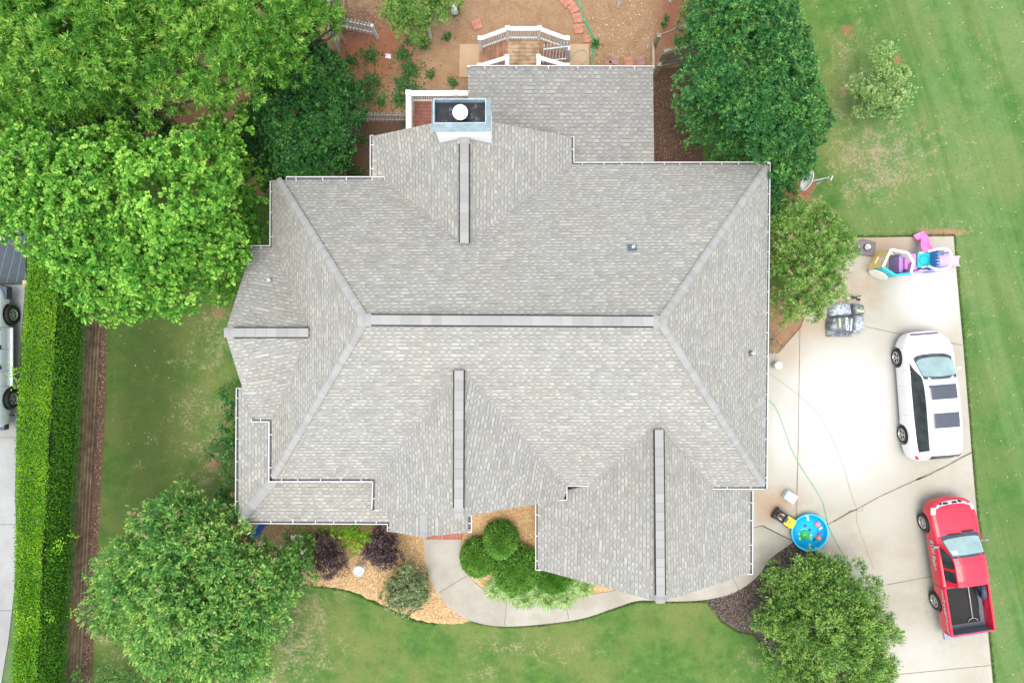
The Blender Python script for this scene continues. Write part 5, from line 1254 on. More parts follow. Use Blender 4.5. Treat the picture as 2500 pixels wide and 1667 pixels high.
# capped white canister beside the wall, blue slide under the porch
p = P(1888, 890, 0); wc = thing('white_canister', 'round white canister with a domed lid beside the east wall', 'canister', p)
m = MB(); m.lathe((0, 0, 0), [(0, 0), (.14, 0), (.14, .5), (.13, .52)], 20); m.build('body', simple('grey_shell', (.42, .42, .40), .5), wc)
m = MB(); m.lathe((0, 0, 0), [(.15, .50), (.155, .56), (.13, .62), (.06, .65), (0, .655)], 24); m.build('lid', M_white, wc)
a, b = P(645, 1272, .9), P(620, 1311, .10); t = thing('blue_slide', 'narrow blue plastic slide sticking out below the porch gutter', 'slide', (b.x, b.y, 0))
M_blue = simple('blue_plastic', (.02, .12, .45), .35); m = MB(); m.bar(a, b, .24, .03)
m.build('slide_bed', M_blue, t); d = (b - a).normalized(); s_ = d.cross(Vector((0, 0, 1))).normalized()
for sg, mm in ((-1, M_blue), (1, simple('teal_plastic', (.12, .42, .55), .35))):
    m = MB(); m.bar(a + s_ * sg * .13 + Vector((0, 0, .05)), b + s_ * sg * .13 + Vector((0, 0, .05)), .05, .12); m.build('side_rail', mm, t)
settle(t)

# paddling pool and toys
def lathe_thing(): pass
pc = P(1973.5, 1297, 0.15); PZ = .055
pool = thing('paddling_pool', 'round blue plastic paddling pool on the driveway', 'paddling pool', (pc.x, pc.y, PZ))
M_pool = simple('bright_blue_plastic', (.012, .40, .72), .3, var=.08); M_poolrim = simple('light_blue_plastic', (.03, .56, .86), .3, var=.05)
m = MB(); m.lathe((0, 0, 0), [(0, .012), (.64, .012), (.67, .04), (.70, .22), (.715, .25)], 48); m.lathe((0, 0, 0), [(.72, .245), (.71, .05), (.68, 0), (0, 0)], 48); m.build('shell', M_pool, pool)
m = MB(); m.lathe((0, 0, 0), [(.70, .238), (.705, .262), (.73, .272), (.755, .262), (.76, .235), (.735, .232)], 48); m.build('rim', M_poolrim, pool)
def water_mat():
    mm, nt, b = new_mat('pool_water'); b.inputs['Base Color'].default_value = (.012, .44, .74, 1); b.inputs['Roughness'].default_value = .08; b.inputs['IOR'].default_value = 1.33
    tc = N(nt, 'ShaderNodeTexCoord'); n = noise_(nt, tc.outputs['Object'], 7, 2); bump_(nt, b, n, .25, .02); return mm
m = MB(); m.lathe((0, 0, 0), [(0, .13), (.686, .13), (.684, .11), (0, .11)], 48); m.build('water', water_mat(), pool)
def at_pool(px_, py_, z=.2): v = P(px_, py_, z); return Vector((v.x, v.y, PZ + .12))
c = at_pool(1965.5, 1305); tt_ = thing('toy_turtle', 'green toy turtle shell floating in the blue pool', 'toy', c)
m = MB(); m.ball((0, 0, .0), (.205, .215, .13), 22); m.build('shell', simple('green_plastic', (.03, .42, .12), .35), tt_)
M_lime = simple('lime_plastic', (.33, .62, .12), .4)
for x, y, r in ((-.22, .02, .05), (-.20, -.16, .07), (.2, -.14, .05)):
    m = MB(); m.ball((x, y, .0), (r, r * 1.2, .03), 10); m.build('foot', M_lime, tt_)
m = MB(); m.ball((.23, -.02, .02), (.045, .06, .045), 10); m.build('head', simple('cream_plastic', (.7, .7, .45), .4), tt_)
def toyball(px_, py_, r, mat, label):
    c = at_pool(px_, py_); m = MB(); m.ball((0, 0, .03), r, 20); o = m.build('toy_ball', mat); o.location = c; tag(o, label, 'ball')
toyball(1995.5, 1279, .12, simple('pink_plastic', (.72, .28, .30), .35), 'pink toy ball near the right rim of the pool')
toyball(1998, 1313, .10, simple('orange_plastic', (.80, .22, .10), .35), 'orange toy ball lower right in the pool')
c = at_pool(2001, 1301); m = MB(); m.ball((0, 0, .02), (.09, .06, .04), 12); m.ball((-.05, -.04, .05), (.04, .04, .03), 10); o = m.build('toy_boat', simple('purple_plastic', (.32, .06, .55), .35)); o.location = c; tag(o, 'small purple toy between the two balls in the pool', 'toy')
c = at_pool(1969.5, 1263); m = MB(); m.bar((-.1, .09, .02), (.03, .08, .02), .07, .05); m.bar((.02, .1, .02), (.06, -.12, .02), .07, .05); o = m.build('water_pistol', M_white, bevel=.01); o.location = c; tag(o, 'white toy pistol at the upper side of the pool', 'toy')
c = at_pool(2003.5, 1289); m = MB(); m.bar((-.05, -.05, .02), (.04, .05, .02), .06, .04); m.ball((.04, .03, .03), .04, 10); o = m.build('toy_cup', simple('white_plastic', (.75, .85, .85), .4)); o.location = c; tag(o, 'little white toy beside the pink ball', 'toy')
for x, y, lab in ((1965.5, 1283, 'small dark cross-shaped toy above the green turtle'), (1977, 1293, 'tiny dark toy right above the turtle'), (1988, 1317, 'small dark blue toy left of the orange ball')):
    c = at_pool(x, y); m = MB(); m.bar((-.05, .03, .02), (.05, -.03, .02), .03, .02); m.bar((-.03, -.05, .02), (.04, .05, .02), .03, .02); m.ball((0, 0, .025), .025, 8); o = m.build('small_toy', simple('navy_plastic', (.01, .03, .12), .4) if x == 1965.5 else bpy.data.materials['navy_plastic']); o.location = c; tag(o, lab, 'toy', 'small toys floating in the pool')
c = at_pool(1980, 1311); m = MB(); r_ = random.Random(2)
for i in range(7): m.ball((r_.uniform(-.03, .03), .1 - i * .035, .02), .022, 8)
o = m.build('bead_string', simple('cream_beads', (.7, .65, .35), .5)); o.location = c; tag(o, 'string of cream beads beside the turtle in the pool', 'toy')

# yellow ride-on car with a doll on the seat
a, b = P(1890, 1249, .25), P(1936, 1280, .25); d = (b - a).normalized(); ang = math.atan2(d.y, d.x); mid = (a + b) / 2
rc = thing('ride_on_car', 'yellow and black ride-on toy car with its nose on the pool rim', 'toy car', (mid.x, mid.y, PZ), ang)
M_yel = simple('yellow_plastic', (.88, .70, .04), .3, var=.05)
def lofted(m, secs, mi=0):
    vs_, fs_ = [], []
    for (x, w, z0, z1) in secs: vs_ += [(x, -w, z0), (x, -w * 1.02, z0 + (z1 - z0) * .6), (x, -w * .8, z1), (x, w * .8, z1), (x, w * 1.02, z0 + (z1 - z0) * .6), (x, w, z0)]
    for i in range(len(secs) - 1):
        for k in range(6): fs_.append((i * 6 + k, (i + 1) * 6 + k, (i + 1) * 6 + (k + 1) % 6, i * 6 + (k + 1) % 6))
    fs_.append((5, 4, 3, 2, 1, 0)); e = (len(secs) - 1) * 6; fs_.append(tuple(e + k for k in range(6))); m.add(vs_, fs_, mi)
m = MB(); lofted(m, [(.50, .15, .14, .26), (.46, .19, .12, .32), (.30, .205, .12, .36), (.12, .205, .12, .38), (.02, .20, .12, .39)]); m.build('hood', M_yel, rc, bevel=.012)
m = MB(); lofted(m, [(.02, .2, .10, .34), (-.06, .2, .10, .30), (-.42, .2, .10, .28), (-.46, .17, .14, .3)]); m.build('tub', M_black, rc, bevel=.01)
m = MB(); m.box((.2, 0, .372), (.03, .16, .012)); m.build('hood_slot', M_black, rc)
m = MB(); m.box((.03, 0, .40), (.13, .22, .06)); m.build('dashboard', simple('navy_shell', (.03, .04, .08), .4), rc, bevel=.02)
m = MB(); m.box((.50, 0, .17), (.05, .36, .07)); m.build('bumper', simple('silver_plastic', (.62, .60, .66), .35), rc, bevel=.015)
for x in (.30, -.32):
    for sy_ in (-1, 1):
        m = MB(); vs_ = MB(); vs_.lathe((0, 0, 0), [(0, -.04), (.08, -.04), (.105, -.03), (.105, .03), (.08, .04), (0, .04)], 20)
        R = Matrix.Translation((x, sy_ * .205, .105)) @ Matrix.Rotation(math.pi / 2, 4, 'X'); m.add([R @ v for v in vs_.v], vs_.f, 0, True); m.build('wheel', M_black, rc)
for sy_ in (-1, 1):
    m = MB(); m.bar((-.42, sy_ * .215, .30), (.08, sy_ * .215, .31), .035, .05); m.build('side_rail', simple('dark_blue_shell', (.03, .07, .14), .4), rc)
# the doll: one skinned body
sk = bpy.data.meshes.new('toy_doll')
V_ = [(-.20, 0, .32), (-.15, 0, .42), (-.16, 0, .52), (-.18, 0, .58), (-.12, .09, .50), (-.03, .12, .46), (.02, .08, .45), (-.12, -.09, .50), (-.03, -.12, .46), (.02, -.08, .45), (-.12, .06, .32), (.0, .07, .33), (-.12, -.06, .32), (.0, -.07, .33)]
E_d = [(0, 1), (1, 2), (2, 3), (2, 4), (4, 5), (5, 6), (2, 7), (7, 8), (8, 9), (0, 10), (10, 11), (0, 12), (12, 13)]
sk.from_pydata(V_, E_d, []); dl = bpy.data.objects.new('toy_doll', sk); link(dl)
md = dl.modifiers.new('skin', 'SKIN'); dl.modifiers.new('sub', 'SUBSURF').levels = 1; dl.modifiers['sub'].render_levels = 1
rad = [.07, .075, .07, .03, .035, .026, .02, .035, .026, .02, .04, .03, .04, .03]
for v, r in zip(sk.skin_vertices[0].data if sk.skin_vertices else [], rad): v.radius = (r, r)
print('skin layers', len(sk.skin_vertices)); sk.materials.append(simple('doll_skin', (.70, .44, .31), .5, var=.08))
dl.location = Vector(rc.location) - Vector((math.cos(ang), math.sin(ang), 0)) * .16; dl.rotation_euler = rc.rotation_euler; tag(dl, 'bare-backed toy doll seated on the yellow ride-on car', 'doll')
m = MB(); m.ball((-.18, 0, .63), (.075, .068, .078), 16); m.ball((-.115, 0, .625), (.014, .012, .012), 6); hd = m.build('head', sk.materials[0], dl)
m = MB(); m.ball((-.192, 0, .642), (.078, .074, .078), 16); m.build('hair', simple('auburn_hair', (.10, .03, .02), .7), hd)

# cooler
c = P(1926.5, 1211, .2); cl = thing('cooler', 'small white and grey cool box beside the ride-on car', 'cool box', (c.x, c.y, PZ), math.radians(-32))
m = MB(); m.prism([(-.22, -.17), (.22, -.17), (.22, .17), (-.22, .17)], 0, .28); m.build('box', simple('cooler_grey', (.55, .60, .64), .4), cl, bevel=.03)
m = MB(); m.prism([(-.09, -.185), (.235, -.185), (.235, .185), (-.09, .185)], .27, .34); m.build('lid', M_white, cl, bevel=.025)
m = MB(); m.prism([(-.235, -.185), (-.095, -.185), (-.095, .185), (-.235, .185)], .27, .33); m.build('lid_panel', simple('blue_grey_plastic', (.42, .52, .58), .4), cl, bevel=.02)
m = MB(); m.tube([(.245, -.12, .2), (.29, -.1, .2), (.29, .1, .2), (.245, .12, .2)], .014, 8); m.build('handle', simple('handle_grey', (.5, .5, .5), .5), cl)

# hoop base with a round cap
c = P(2113, 605, .1); hb = thing('hoop_base', 'dark grey weighted plastic base with a round cap beside the crape myrtle', 'stand base', (c.x, c.y, PZ))
M_hb = simple('brown_grey_plastic', (.15, .13, .13), .5, var=.1); k = (H - .1) / F
m = MB(); m.prism([((x - 2113) * k, -(y - 605) * k) for x, y in [(2088, 590), (2106, 585), (2136, 592), (2134, 612), (2129, 627), (2100, 622), (2086, 616)]], 0, .16); m.build('base', M_hb, hb, bevel=.03)
m = MB(); m.lathe((0, 0, 0), [(.14, .16), (.15, .20), (.13, .22)], 24); m.build('cap_ring', M_black, hb)
m = MB(); m.lathe((0.0, 0, 0), [(.13, .19), (.13, .215), (.0, .225)], 24); m.build('cap', simple('cap_grey', (.32, .36, .38), .35), hb)
m = MB(); m.prism([(.12 * math.cos(t_), .12 * math.sin(t_)) for t_ in np.linspace(-.5, 2.3, 14)], .222, .235); m.build('cap_lid', M_white, hb)

# bags of mulch
def text_mesh(body, size, font_bold=False, extrude=.0015):
    cu = bpy.data.curves.new('t', 'FONT'); cu.body = body; cu.size = size; cu.extrude = extrude; cu.offset = .007 * size / .16 if font_bold else 0
    o = bpy.data.objects.new('t', cu); COL.objects.link(o); dg = bpy.context.evaluated_depsgraph_get(); dg.update()
    me_ = bpy.data.meshes.new_from_object(o.evaluated_get(dg)); bpy.data.objects.remove(o); return me_
def bag(label, corners, z0, hgt, mat, seed):
    pz = [P(x, y, z0 + hgt * .6) for x, y in corners]; c = sum(pz, Vector()) / 4; c.z = z0; r_ = random.Random(seed); n = 12; vs_, fs_ = [], []
    f = [(q - c) for q in pz]
    from mathutils import noise as mn
    for side_ in (1, 0):
        for i in range(n + 1):
            for j in range(n + 1):
                u_, v_ = i / n, j / n; q = f[0].lerp(f[1], u_).lerp(f[3].lerp(f[2], u_), v_)
                e = (1 - (2 * u_ - 1) ** 6) * (1 - (2 * v_ - 1) ** 6); w = mn.fractal(Vector((u_ * 3.5 + seed, v_ * 3.5, 0)), 1, 2, 4) * .035
                vs_.append((q.x, q.y, (hgt * (.35 + .65 * e ** .5) + w * e) if side_ else (hgt * .3 * (1 - e ** .3))))
    M_ = (n + 1) ** 2
    for i in range(n):
        for j in range(n):
            a_ = i * (n + 1) + j; fs_.append((a_, a_ + 1, a_ + n + 2, a_ + n + 1)); fs_.append((M_ + a_, M_ + a_ + n + 1, M_ + a_ + n + 2, M_ + a_ + 1))
    for i in range(n):
        for a_, b_ in ((i, i + 1), (n * (n + 1) + i + 1, n * (n + 1) + i)): fs_.append((a_, M_ + a_, M_ + b_, b_))
        for a_, b_ in (((i + 1) * (n + 1), i * (n + 1)), (i * (n + 1) + n, (i + 1) * (n + 1) + n)): fs_.append((a_, M_ + a_, M_ + b_, b_))
    m = MB(); m.add(vs_, fs_, 0, True); o = m.build('mulch_bag', mat); o.location = c; tag(o, label, 'bag', 'filled mulch bags piled on the driveway'); return o
def film(name, a_, b_):
    mm, nt, b = new_mat(name); tc = N(nt, 'ShaderNodeTexCoord'); n = noise_(nt, tc.outputs['Object'], 6, 5, .6, 1.0)
    nt.links.new(mix_(nt, sstep(nt, n, .42, .62), a_, b_), b.inputs['Base Color']); b.inputs['Roughness'].default_value = .3; bump_(nt, b, n, .8, .05); return mm
M_fs = film('silver_film', (.22, .25, .28), (.52, .56, .60)); M_fk = film('charcoal_film', (.085, .095, .10), (.24, .27, .29))
bag('wrinkled charcoal bag at the bottom of the pile, lower left', [(2018, 822), (2080, 822), (2080, 796), (2018, 796)], PZ, .16, M_fk, 9)
bag('silver mulch bag lying upper left in the pile', [(2024, 773), (2083, 768), (2074, 738), (2028, 742)], PZ, .34, M_fs, 1)
b3 = bag('dark mulch bag upper right in the pile with a yellow label', [(2083, 768), (2110, 768), (2108, 744), (2080, 741)], PZ, .36, M_fk, 2)
b1_ = bag('printed charcoal mulch bag reading MULCH, lower left of the pile', [(2020, 806), (2084, 812), (2086, 770), (2022, 774)], PZ, .42, M_fk, 3)
bag('silver mulch bag lying lower right in the pile', [(2082, 814), (2106, 815), (2111, 770), (2085, 767)], PZ, .36, M_fs, 4)
def on_bag(o, verts_fn, name, mat, zoff=.006, label=None):
    bpy.context.view_layer.update(); me_ = verts_fn
    for v in me_.vertices:
        w = o.matrix_world @ v.co; best = 0
        hit, loc_, nr_, ix = o.ray_cast(Vector((v.co.x, v.co.y, 5)), Vector((0, 0, -1))); v.co.z = (loc_.z if hit else .1) + zoff + v.co.z
    me_.materials.clear(); me_.materials.append(mat); q = bpy.data.objects.new(name, me_); link(q, o); return q
M_ytxt = simple('lime_print', (.62, .68, .22), .5); M_wtxt = simple('white_print', (.8, .8, .78), .5)
tm = text_mesh('MULCH', .155, True); 
tm.transform(Matrix.Translation((.10, .27, 0)) @ Matrix.Rotation(-math.pi / 2 + .08, 4, 'Z')); on_bag(b1_, tm, 'lettering', M_wtxt)
def strip(x0, y0, x1, y1, w, n=8):
    vs_, fs_ = [], []; a_, b_ = Vector((x0, y0, 0)), Vector((x1, y1, 0)); s_ = (b_ - a_).normalized().cross(Vector((0, 0, 1))) * w / 2
    for i in range(n + 1): p = a_.lerp(b_, i / n); vs_ += [p - s_, p + s_]
    for i in range(n): fs_.append((2 * i, 2 * i + 1, 2 * i + 3, 2 * i + 2))
    me_ = bpy.data.meshes.new('strip'); me_.from_pydata([tuple(v) for v in vs_], [], fs_); return me_
on_bag(b1_, strip(-.14, .22, -.10, -.14, .07), 'print_stripe', M_ytxt, .008)
on_bag(b3, strip(-.12, -.05, .16, -.09, .08), 'label', M_ytxt, .008)
on_bag(b1_, strip(.36, .20, .33, -.28, .05), 'print_stripe', M_wtxt, .008)
c = P(2082, 728, .2); m = MB(); r_ = random.Random(8)
for i in range(9): m.box((r_.uniform(-.22, .28), r_.uniform(-.1, .12), .05 + r_.random() * .1), (r_.uniform(.06, .16), r_.uniform(.05, .1), .05), r_.random() * 3, i % 2)
m.bar((-.25, -.1, .2), (.3, .1, .22), .04, .03, 1)
o = m.build('edging_blocks', [simple('grey_scrap', (.5, .52, .52), .6, var=.3), M_black], bevel=.01); o.location = (c.x, c.y, PZ); tag(o, 'small heap of grey and black scraps behind the mulch bags', 'scrap heap')

# ---- plastic playhouse and climber
M_tealp = simple('teal_plastic_panel', (.01, .47, .50), .35, var=.05); M_cream = simple('cream_plastic_panel', (.80, .77, .68), .4, var=.04); M_mus = simple('mustard_plastic', (.95, .70, .26), .4, var=.06)
M_purp = simple('violet_plastic', (.36, .24, .62), .4); M_pk = simple('pink_plastic_panel', (.85, .22, .55), .35, var=.06); M_pk2 = simple('hot_pink_plastic', (.75, .03, .22), .35); M_lil = simple('lilac_plastic', (.45, .38, .78), .4); M_nav = simple('blue_castle_plastic', (.03, .17, .46), .4)
def panel_wall(t, name, a, b, h, mat, holes=(), th=.05, z0=PZ, top_mat=None):
    """upright moulded panel between two floor points with openings (u0, u1, v0, v1) as fractions"""
    a, b = Vector(a), Vector(b); d = b - a; L = d.length; us = sorted({0, 1, *[q for h_ in holes for q in h_[:2]]}); vv = sorted({0, 1, *[q for h_ in holes for q in h_[2:]]}); m = MB(); dn = d.normalized(); rz = math.atan2(dn.y, dn.x)
    for i in range(len(us) - 1):
        for j in range(len(vv) - 1):
            uc, vc = (us[i] + us[i + 1]) / 2, (vv[j] + vv[j + 1]) / 2
            if any(h_[0] < uc < h_[1] and h_[2] < vc < h_[3] for h_ in holes): continue
            p = a + d * uc; m.box((p.x, p.y, z0 + h * vc), (L * (us[i + 1] - us[i]), th, h * (vv[j + 1] - vv[j])), rz)
    o = m.build(name, mat, t)
    m = MB(); m.bar(Vector((a.x, a.y, z0 + h)), Vector((b.x, b.y, z0 + h)), .10, .06); m.build('top_rim', top_mat or mat, t, bevel=.02); return o
PH = 1.15
pts6 = [P(2155, 652, PH + PZ), P(2175, 609, PH + PZ), P(2216, 617, PH + PZ), P(2230, 640, PH + PZ), P(2223, 668, PH + PZ), P(2186, 672, PH + PZ)]
ph = thing('playhouse', 'roofless six-sided plastic playhouse with mustard and teal walls', 'playhouse', P(2185, 645, PZ))
specs = [('wall_panel', M_mus, [(.28, .72, .35, .8)], M_cream), ('wall_panel', M_cream, [(.3, .7, .4, .75)], M_cream), ('wall_panel', M_cream, [(.35, .65, .5, .8)], M_cream), ('wall_panel', M_purp, [], M_cream), ('wall_panel', M_tealp, [], M_tealp), ('wall_panel', M_tealp, [(.15, .3, .6, .72), (.42, .57, .6, .72), (.7, .85, .6, .72)], M_tealp)]
for i, (nm, mm, hl, tm_) in enumerate(specs): panel_wall(ph, nm, pts6[i], pts6[(i + 1) % 6], PH, mm, hl, top_mat=tm_)
dr = P(2152, 676, .5); m = MB(); mid = pts6[5].lerp(pts6[0], .5)
dvec = (pts6[5] - pts6[0]).normalized(); nv = Vector((dvec.y, -dvec.x, 0)); nv = nv if nv.y < 0 else -nv
M = Matrix.Translation(Vector((mid.x, mid.y, PZ + .42)) + nv * .05) @ nv.to_track_quat('Z', 'Y').to_matrix().to_4x4()
vs_ = [M @ Vector((.36 * math.cos(t_) , .40 * math.sin(t_), z_)) for z_ in (0, .05) for t_ in np.linspace(0, 2 * math.pi, 24, endpoint=False)]
m.add(vs_, [tuple(reversed(range(24))), tuple(range(24, 48))] + [(k, (k + 1) % 24, (k + 1) % 24 + 24, k + 24) for k in range(24)]); m.build('oval_door', M_cream, ph)
q = P(2208, 641, .6); m = MB(); m.box((q.x + .06, q.y, .50), (.44, .62, .90)); m.build('counter', M_pk, ph, bevel=.04)
q2 = P(2193, 648, .6); m = MB(); m.box((q2.x + .0, q2.y + .02, .45), (.16, .70, .74)); m.build('kitchen_panel', M_purp, ph, bevel=.03)
m = MB(); m.ball((q2.x - .02, q2.y - .04, .77), (.085, .2, .03), 16); m.build('sink_bowl', M_pk2, ph)
for i in range(4): 
    m = MB(); m.box((q2.x + .05 + i * .1, q2.y + .36, .74), (.06, .07, .12)); m.build('knob', M_lil, ph, bevel=.01)
settle(ph)
cz = .75; cl_ = thing('climber', 'plastic climber with two pink slides, teal platform and white hoop', 'slide set', P(2270, 645, PZ))
q = P(2254, 636, cz); m = MB(); m.box((q.x, q.y, PZ + cz / 2), (.48, .54, cz - .05)); m.box((q.x, q.y, PZ + cz - .02), (.52, .58, .05)); m.build('platform', M_tealp, cl_, bevel=.03)
m = MB(); m.lathe((q.x, q.y, 0), [(.2, PZ + cz + .008), (.2, PZ + cz + .02), (.17, PZ + cz + .02), (.17, PZ + cz + .006)], 24); m.build('platform_ring', simple('dark_teal_plastic', (.01, .30, .36), .4), cl_)
q = P(2281, 636, cz + .25); m = MB()
for i in range(6): m.box((q.x, q.y - .32 + i * .128, PZ + .5 + .5 * .5), (.11, .09, 1.0))
m.box((q.x, q.y, PZ + .48), (.10, .72, .95)); m.build('castle_panel', M_nav, cl_, bevel=.015)
def chute(name, line, w, mat, parent):
    L = smooth_line([tuple(v) for v in line], 6); m = MB(); vs_, fs_ = [], []; prof = [(-.5, .085), (-.43, .09), (-.36, .02), (0, 0), (.36, .02), (.43, .09), (.5, .085), (.46, -.03), (-.46, -.03)]; n = len(prof)
    for i, p in enumerate(L):
        d = (L[min(i + 1, len(L) - 1)] - L[max(0, i - 1)]).normalized(); s_ = d.cross(Vector((0, 0, 1))).normalized(); u_ = s_.cross(d).normalized()
        vs_ += [p + s_ * a_ * w + u_ * b_ for a_, b_ in prof]
        if i: fs_ += [((i - 1) * n + k, (i - 1) * n + (k + 1) % n, i * n + (k + 1) % n, i * n + k) for k in range(n)]
    fs_.append(tuple(range(n))); fs_.append(tuple(reversed([(len(L) - 1) * n + k for k in range(n)]))); m.add(vs_, fs_, 0, True); return m.build(name, mat, parent)
chute('slide', [P(2264, 614, .72), P(2258, 602, .62), P(2255, 588, .35), P(2243, 576, .2), P(2240, 570, .18)], .42, M_pk, cl_)
chute('slide', [P(2286, 638, .75), P(2300, 638, .62), P(2318, 638, .32), P(2332, 638, .18), P(2341, 638, .16)], .42, simple('pale_pink_plastic', (.85, .42, .68), .35), cl_)
m = MB(); hp = [P(2266, 614, 1.2), P(2285, 609, 1.35), P(2308, 607, 1.4), P(2320, 616, 1.4), P(2324, 634, 1.4), P(2318, 650, 1.4), P(2300, 657, 1.35), P(2282, 656, 1.25), P(2268, 650, 1.1)]
m.tube(smooth_line([tuple(v) for v in hp], 5), .045, 10); m.build('hoop', M_white, cl_)
for s_, e_ in ((hp[0], .7), (hp[8], .7), (hp[3], 0), (hp[5], 0)):
    m = MB(); m.tube([s_, Vector((s_.x - .08, s_.y, PZ + e_))], .04, 8); m.build('hoop_leg', M_white, cl_)
m = MB(); q = P(2262, 664, .4); m.box((q.x, q.y + .05, PZ + .32), (.9, .08, .6)); m.build('side_panel', M_lil, cl_, bevel=.03)
m = MB(); m.box((q.x + .1, q.y + .0, PZ + .35), (.3, .04, .32)); m.build('side_window', M_nav, cl_)
q = P(2234, 641, .5); m = MB(); m.box((q.x, q.y, PZ + .25), (.22, .56, .46)); m.build('step', M_pk, cl_, bevel=.05)
q = P(2310, 635, .3); m = MB(); m.box((q.x, q.y, PZ + .3), (.3, .72, .06)); m.build('brace', M_lil, cl_)
settle(cl_)

# landscape fabric on the neighbour's side, with a tan block holding its corner
m = MB(); cols = 24; rows = 12; vs_, fs_ = [], []; r_ = random.Random(3)
fx0, fx1 = P(-160, 0, ZN).x, P(66, 0, ZN).x; fy1, fy0 = P(0, 560, ZN).y, P(0, 692, ZN).y
for i in range(rows + 1):
    for j in range(cols + 1):
        x = fx0 + (fx1 - fx0) * j / cols; y = fy0 + (fy1 - fy0) * i / rows; vs_.append((x, y, ZN + .05 + .03 * math.sin(x * 5 + y) + .02 * r_.random()))
for i in range(rows):
    for j in range(cols): a_ = i * (cols + 1) + j; fs_.append((a_, a_ + 1, a_ + cols + 2, a_ + cols + 1))
m.add(vs_, fs_, 0, True)
def fabric_mat():
    mm, nt, b = new_mat('black_woven_fabric'); tc = N(nt, 'ShaderNodeTexCoord'); sp = N(nt, 'ShaderNodeSeparateXYZ'); nt.links.new(tc.outputs['Object'], sp.inputs[0])
    x = math_(nt, 'ADD', math_(nt, 'ADD', sp.outputs[0], math_(nt, 'MULTIPLY', sp.outputs[1], -.22)), math_(nt, 'MULTIPLY', math_(nt, 'POWER', math_(nt, 'ABSOLUTE', sp.outputs[1]), 2.0), .0))
    f = math_(nt, 'FRACT', math_(nt, 'DIVIDE', math_(nt, 'ADD', x, 50), .33)); ln = math_(nt, 'LESS_THAN', f, .07)
    n = noise_(nt, tc.outputs['Object'], 5, 5); c = mix_(nt, n, (.02, .026, .034), (.06, .075, .09)); c = mix_(nt, math_(nt, 'MULTIPLY', ln, .7), c, (.05, .26, .26))
    nt.links.new(c, b.inputs['Base Color']); b.inputs['Roughness'].default_value = .6; return mm
o = m.build('ground_fabric', fabric_mat()); tag(o, 'black woven ground fabric with thin teal lines beside the hedge', 'fabric')
flat_thing('stone_block', 'tan stone block on the corner of the black ground fabric', 'block', [(54, 684), (67, 684), (67, 696), (54, 696)], ZN, ZN + .18, simple('tan_stone', (.5, .36, .24), .85), bevel=.015)
# ------------------------------------------------------------------ vehicles
def paint(name, rgb, coat=1.0, rough=.35, metal=0.0):
    m, nt, b = new_mat(name); tc = N(nt, 'ShaderNodeTexCoord'); n = noise_(nt, tc.outputs['Object'], 1.5, 5)
    nt.links.new(mix_(nt, n, tuple(c * .93 for c in rgb), tuple(min(1, c * 1.05) for c in rgb)), b.inputs['Base Color'])
    b.inputs['Roughness'].default_value = rough; b.inputs['Metallic'].default_value = metal
    b.inputs['Coat Weight'].default_value = coat; b.inputs['Coat Roughness'].default_value = .06; return m
M_tyre = simple('tyre_rubber', (.022, .022, .022), .75); M_rim = simple('alloy', (.55, .55, .55), .3, .7, var=.1)
M_ws = simple('windscreen', (.25, .37, .36), .06, var=.12, scale=2, coat=1.0); M_tint = simple('dark_side_glass', (.035, .045, .045), .08, var=.4, scale=3)  # pale windscreen base colour stands for reflected sky and a dashboard sunshade
M_frit = simple('dark_glass_edge', (.06, .065, .09), .25, var=.2); M_under = simple('underbody', (.015, .015, .015), .8); M_lamp = simple('clear_lamp', (.75, .75, .76), .15, coat=1.0, var=.1)
M_chrome = simple('chrome', (.75, .76, .78), .15, .9, var=.06); M_redl = simple('red_lamp', (.55, .01, .03), .2, coat=1.0)
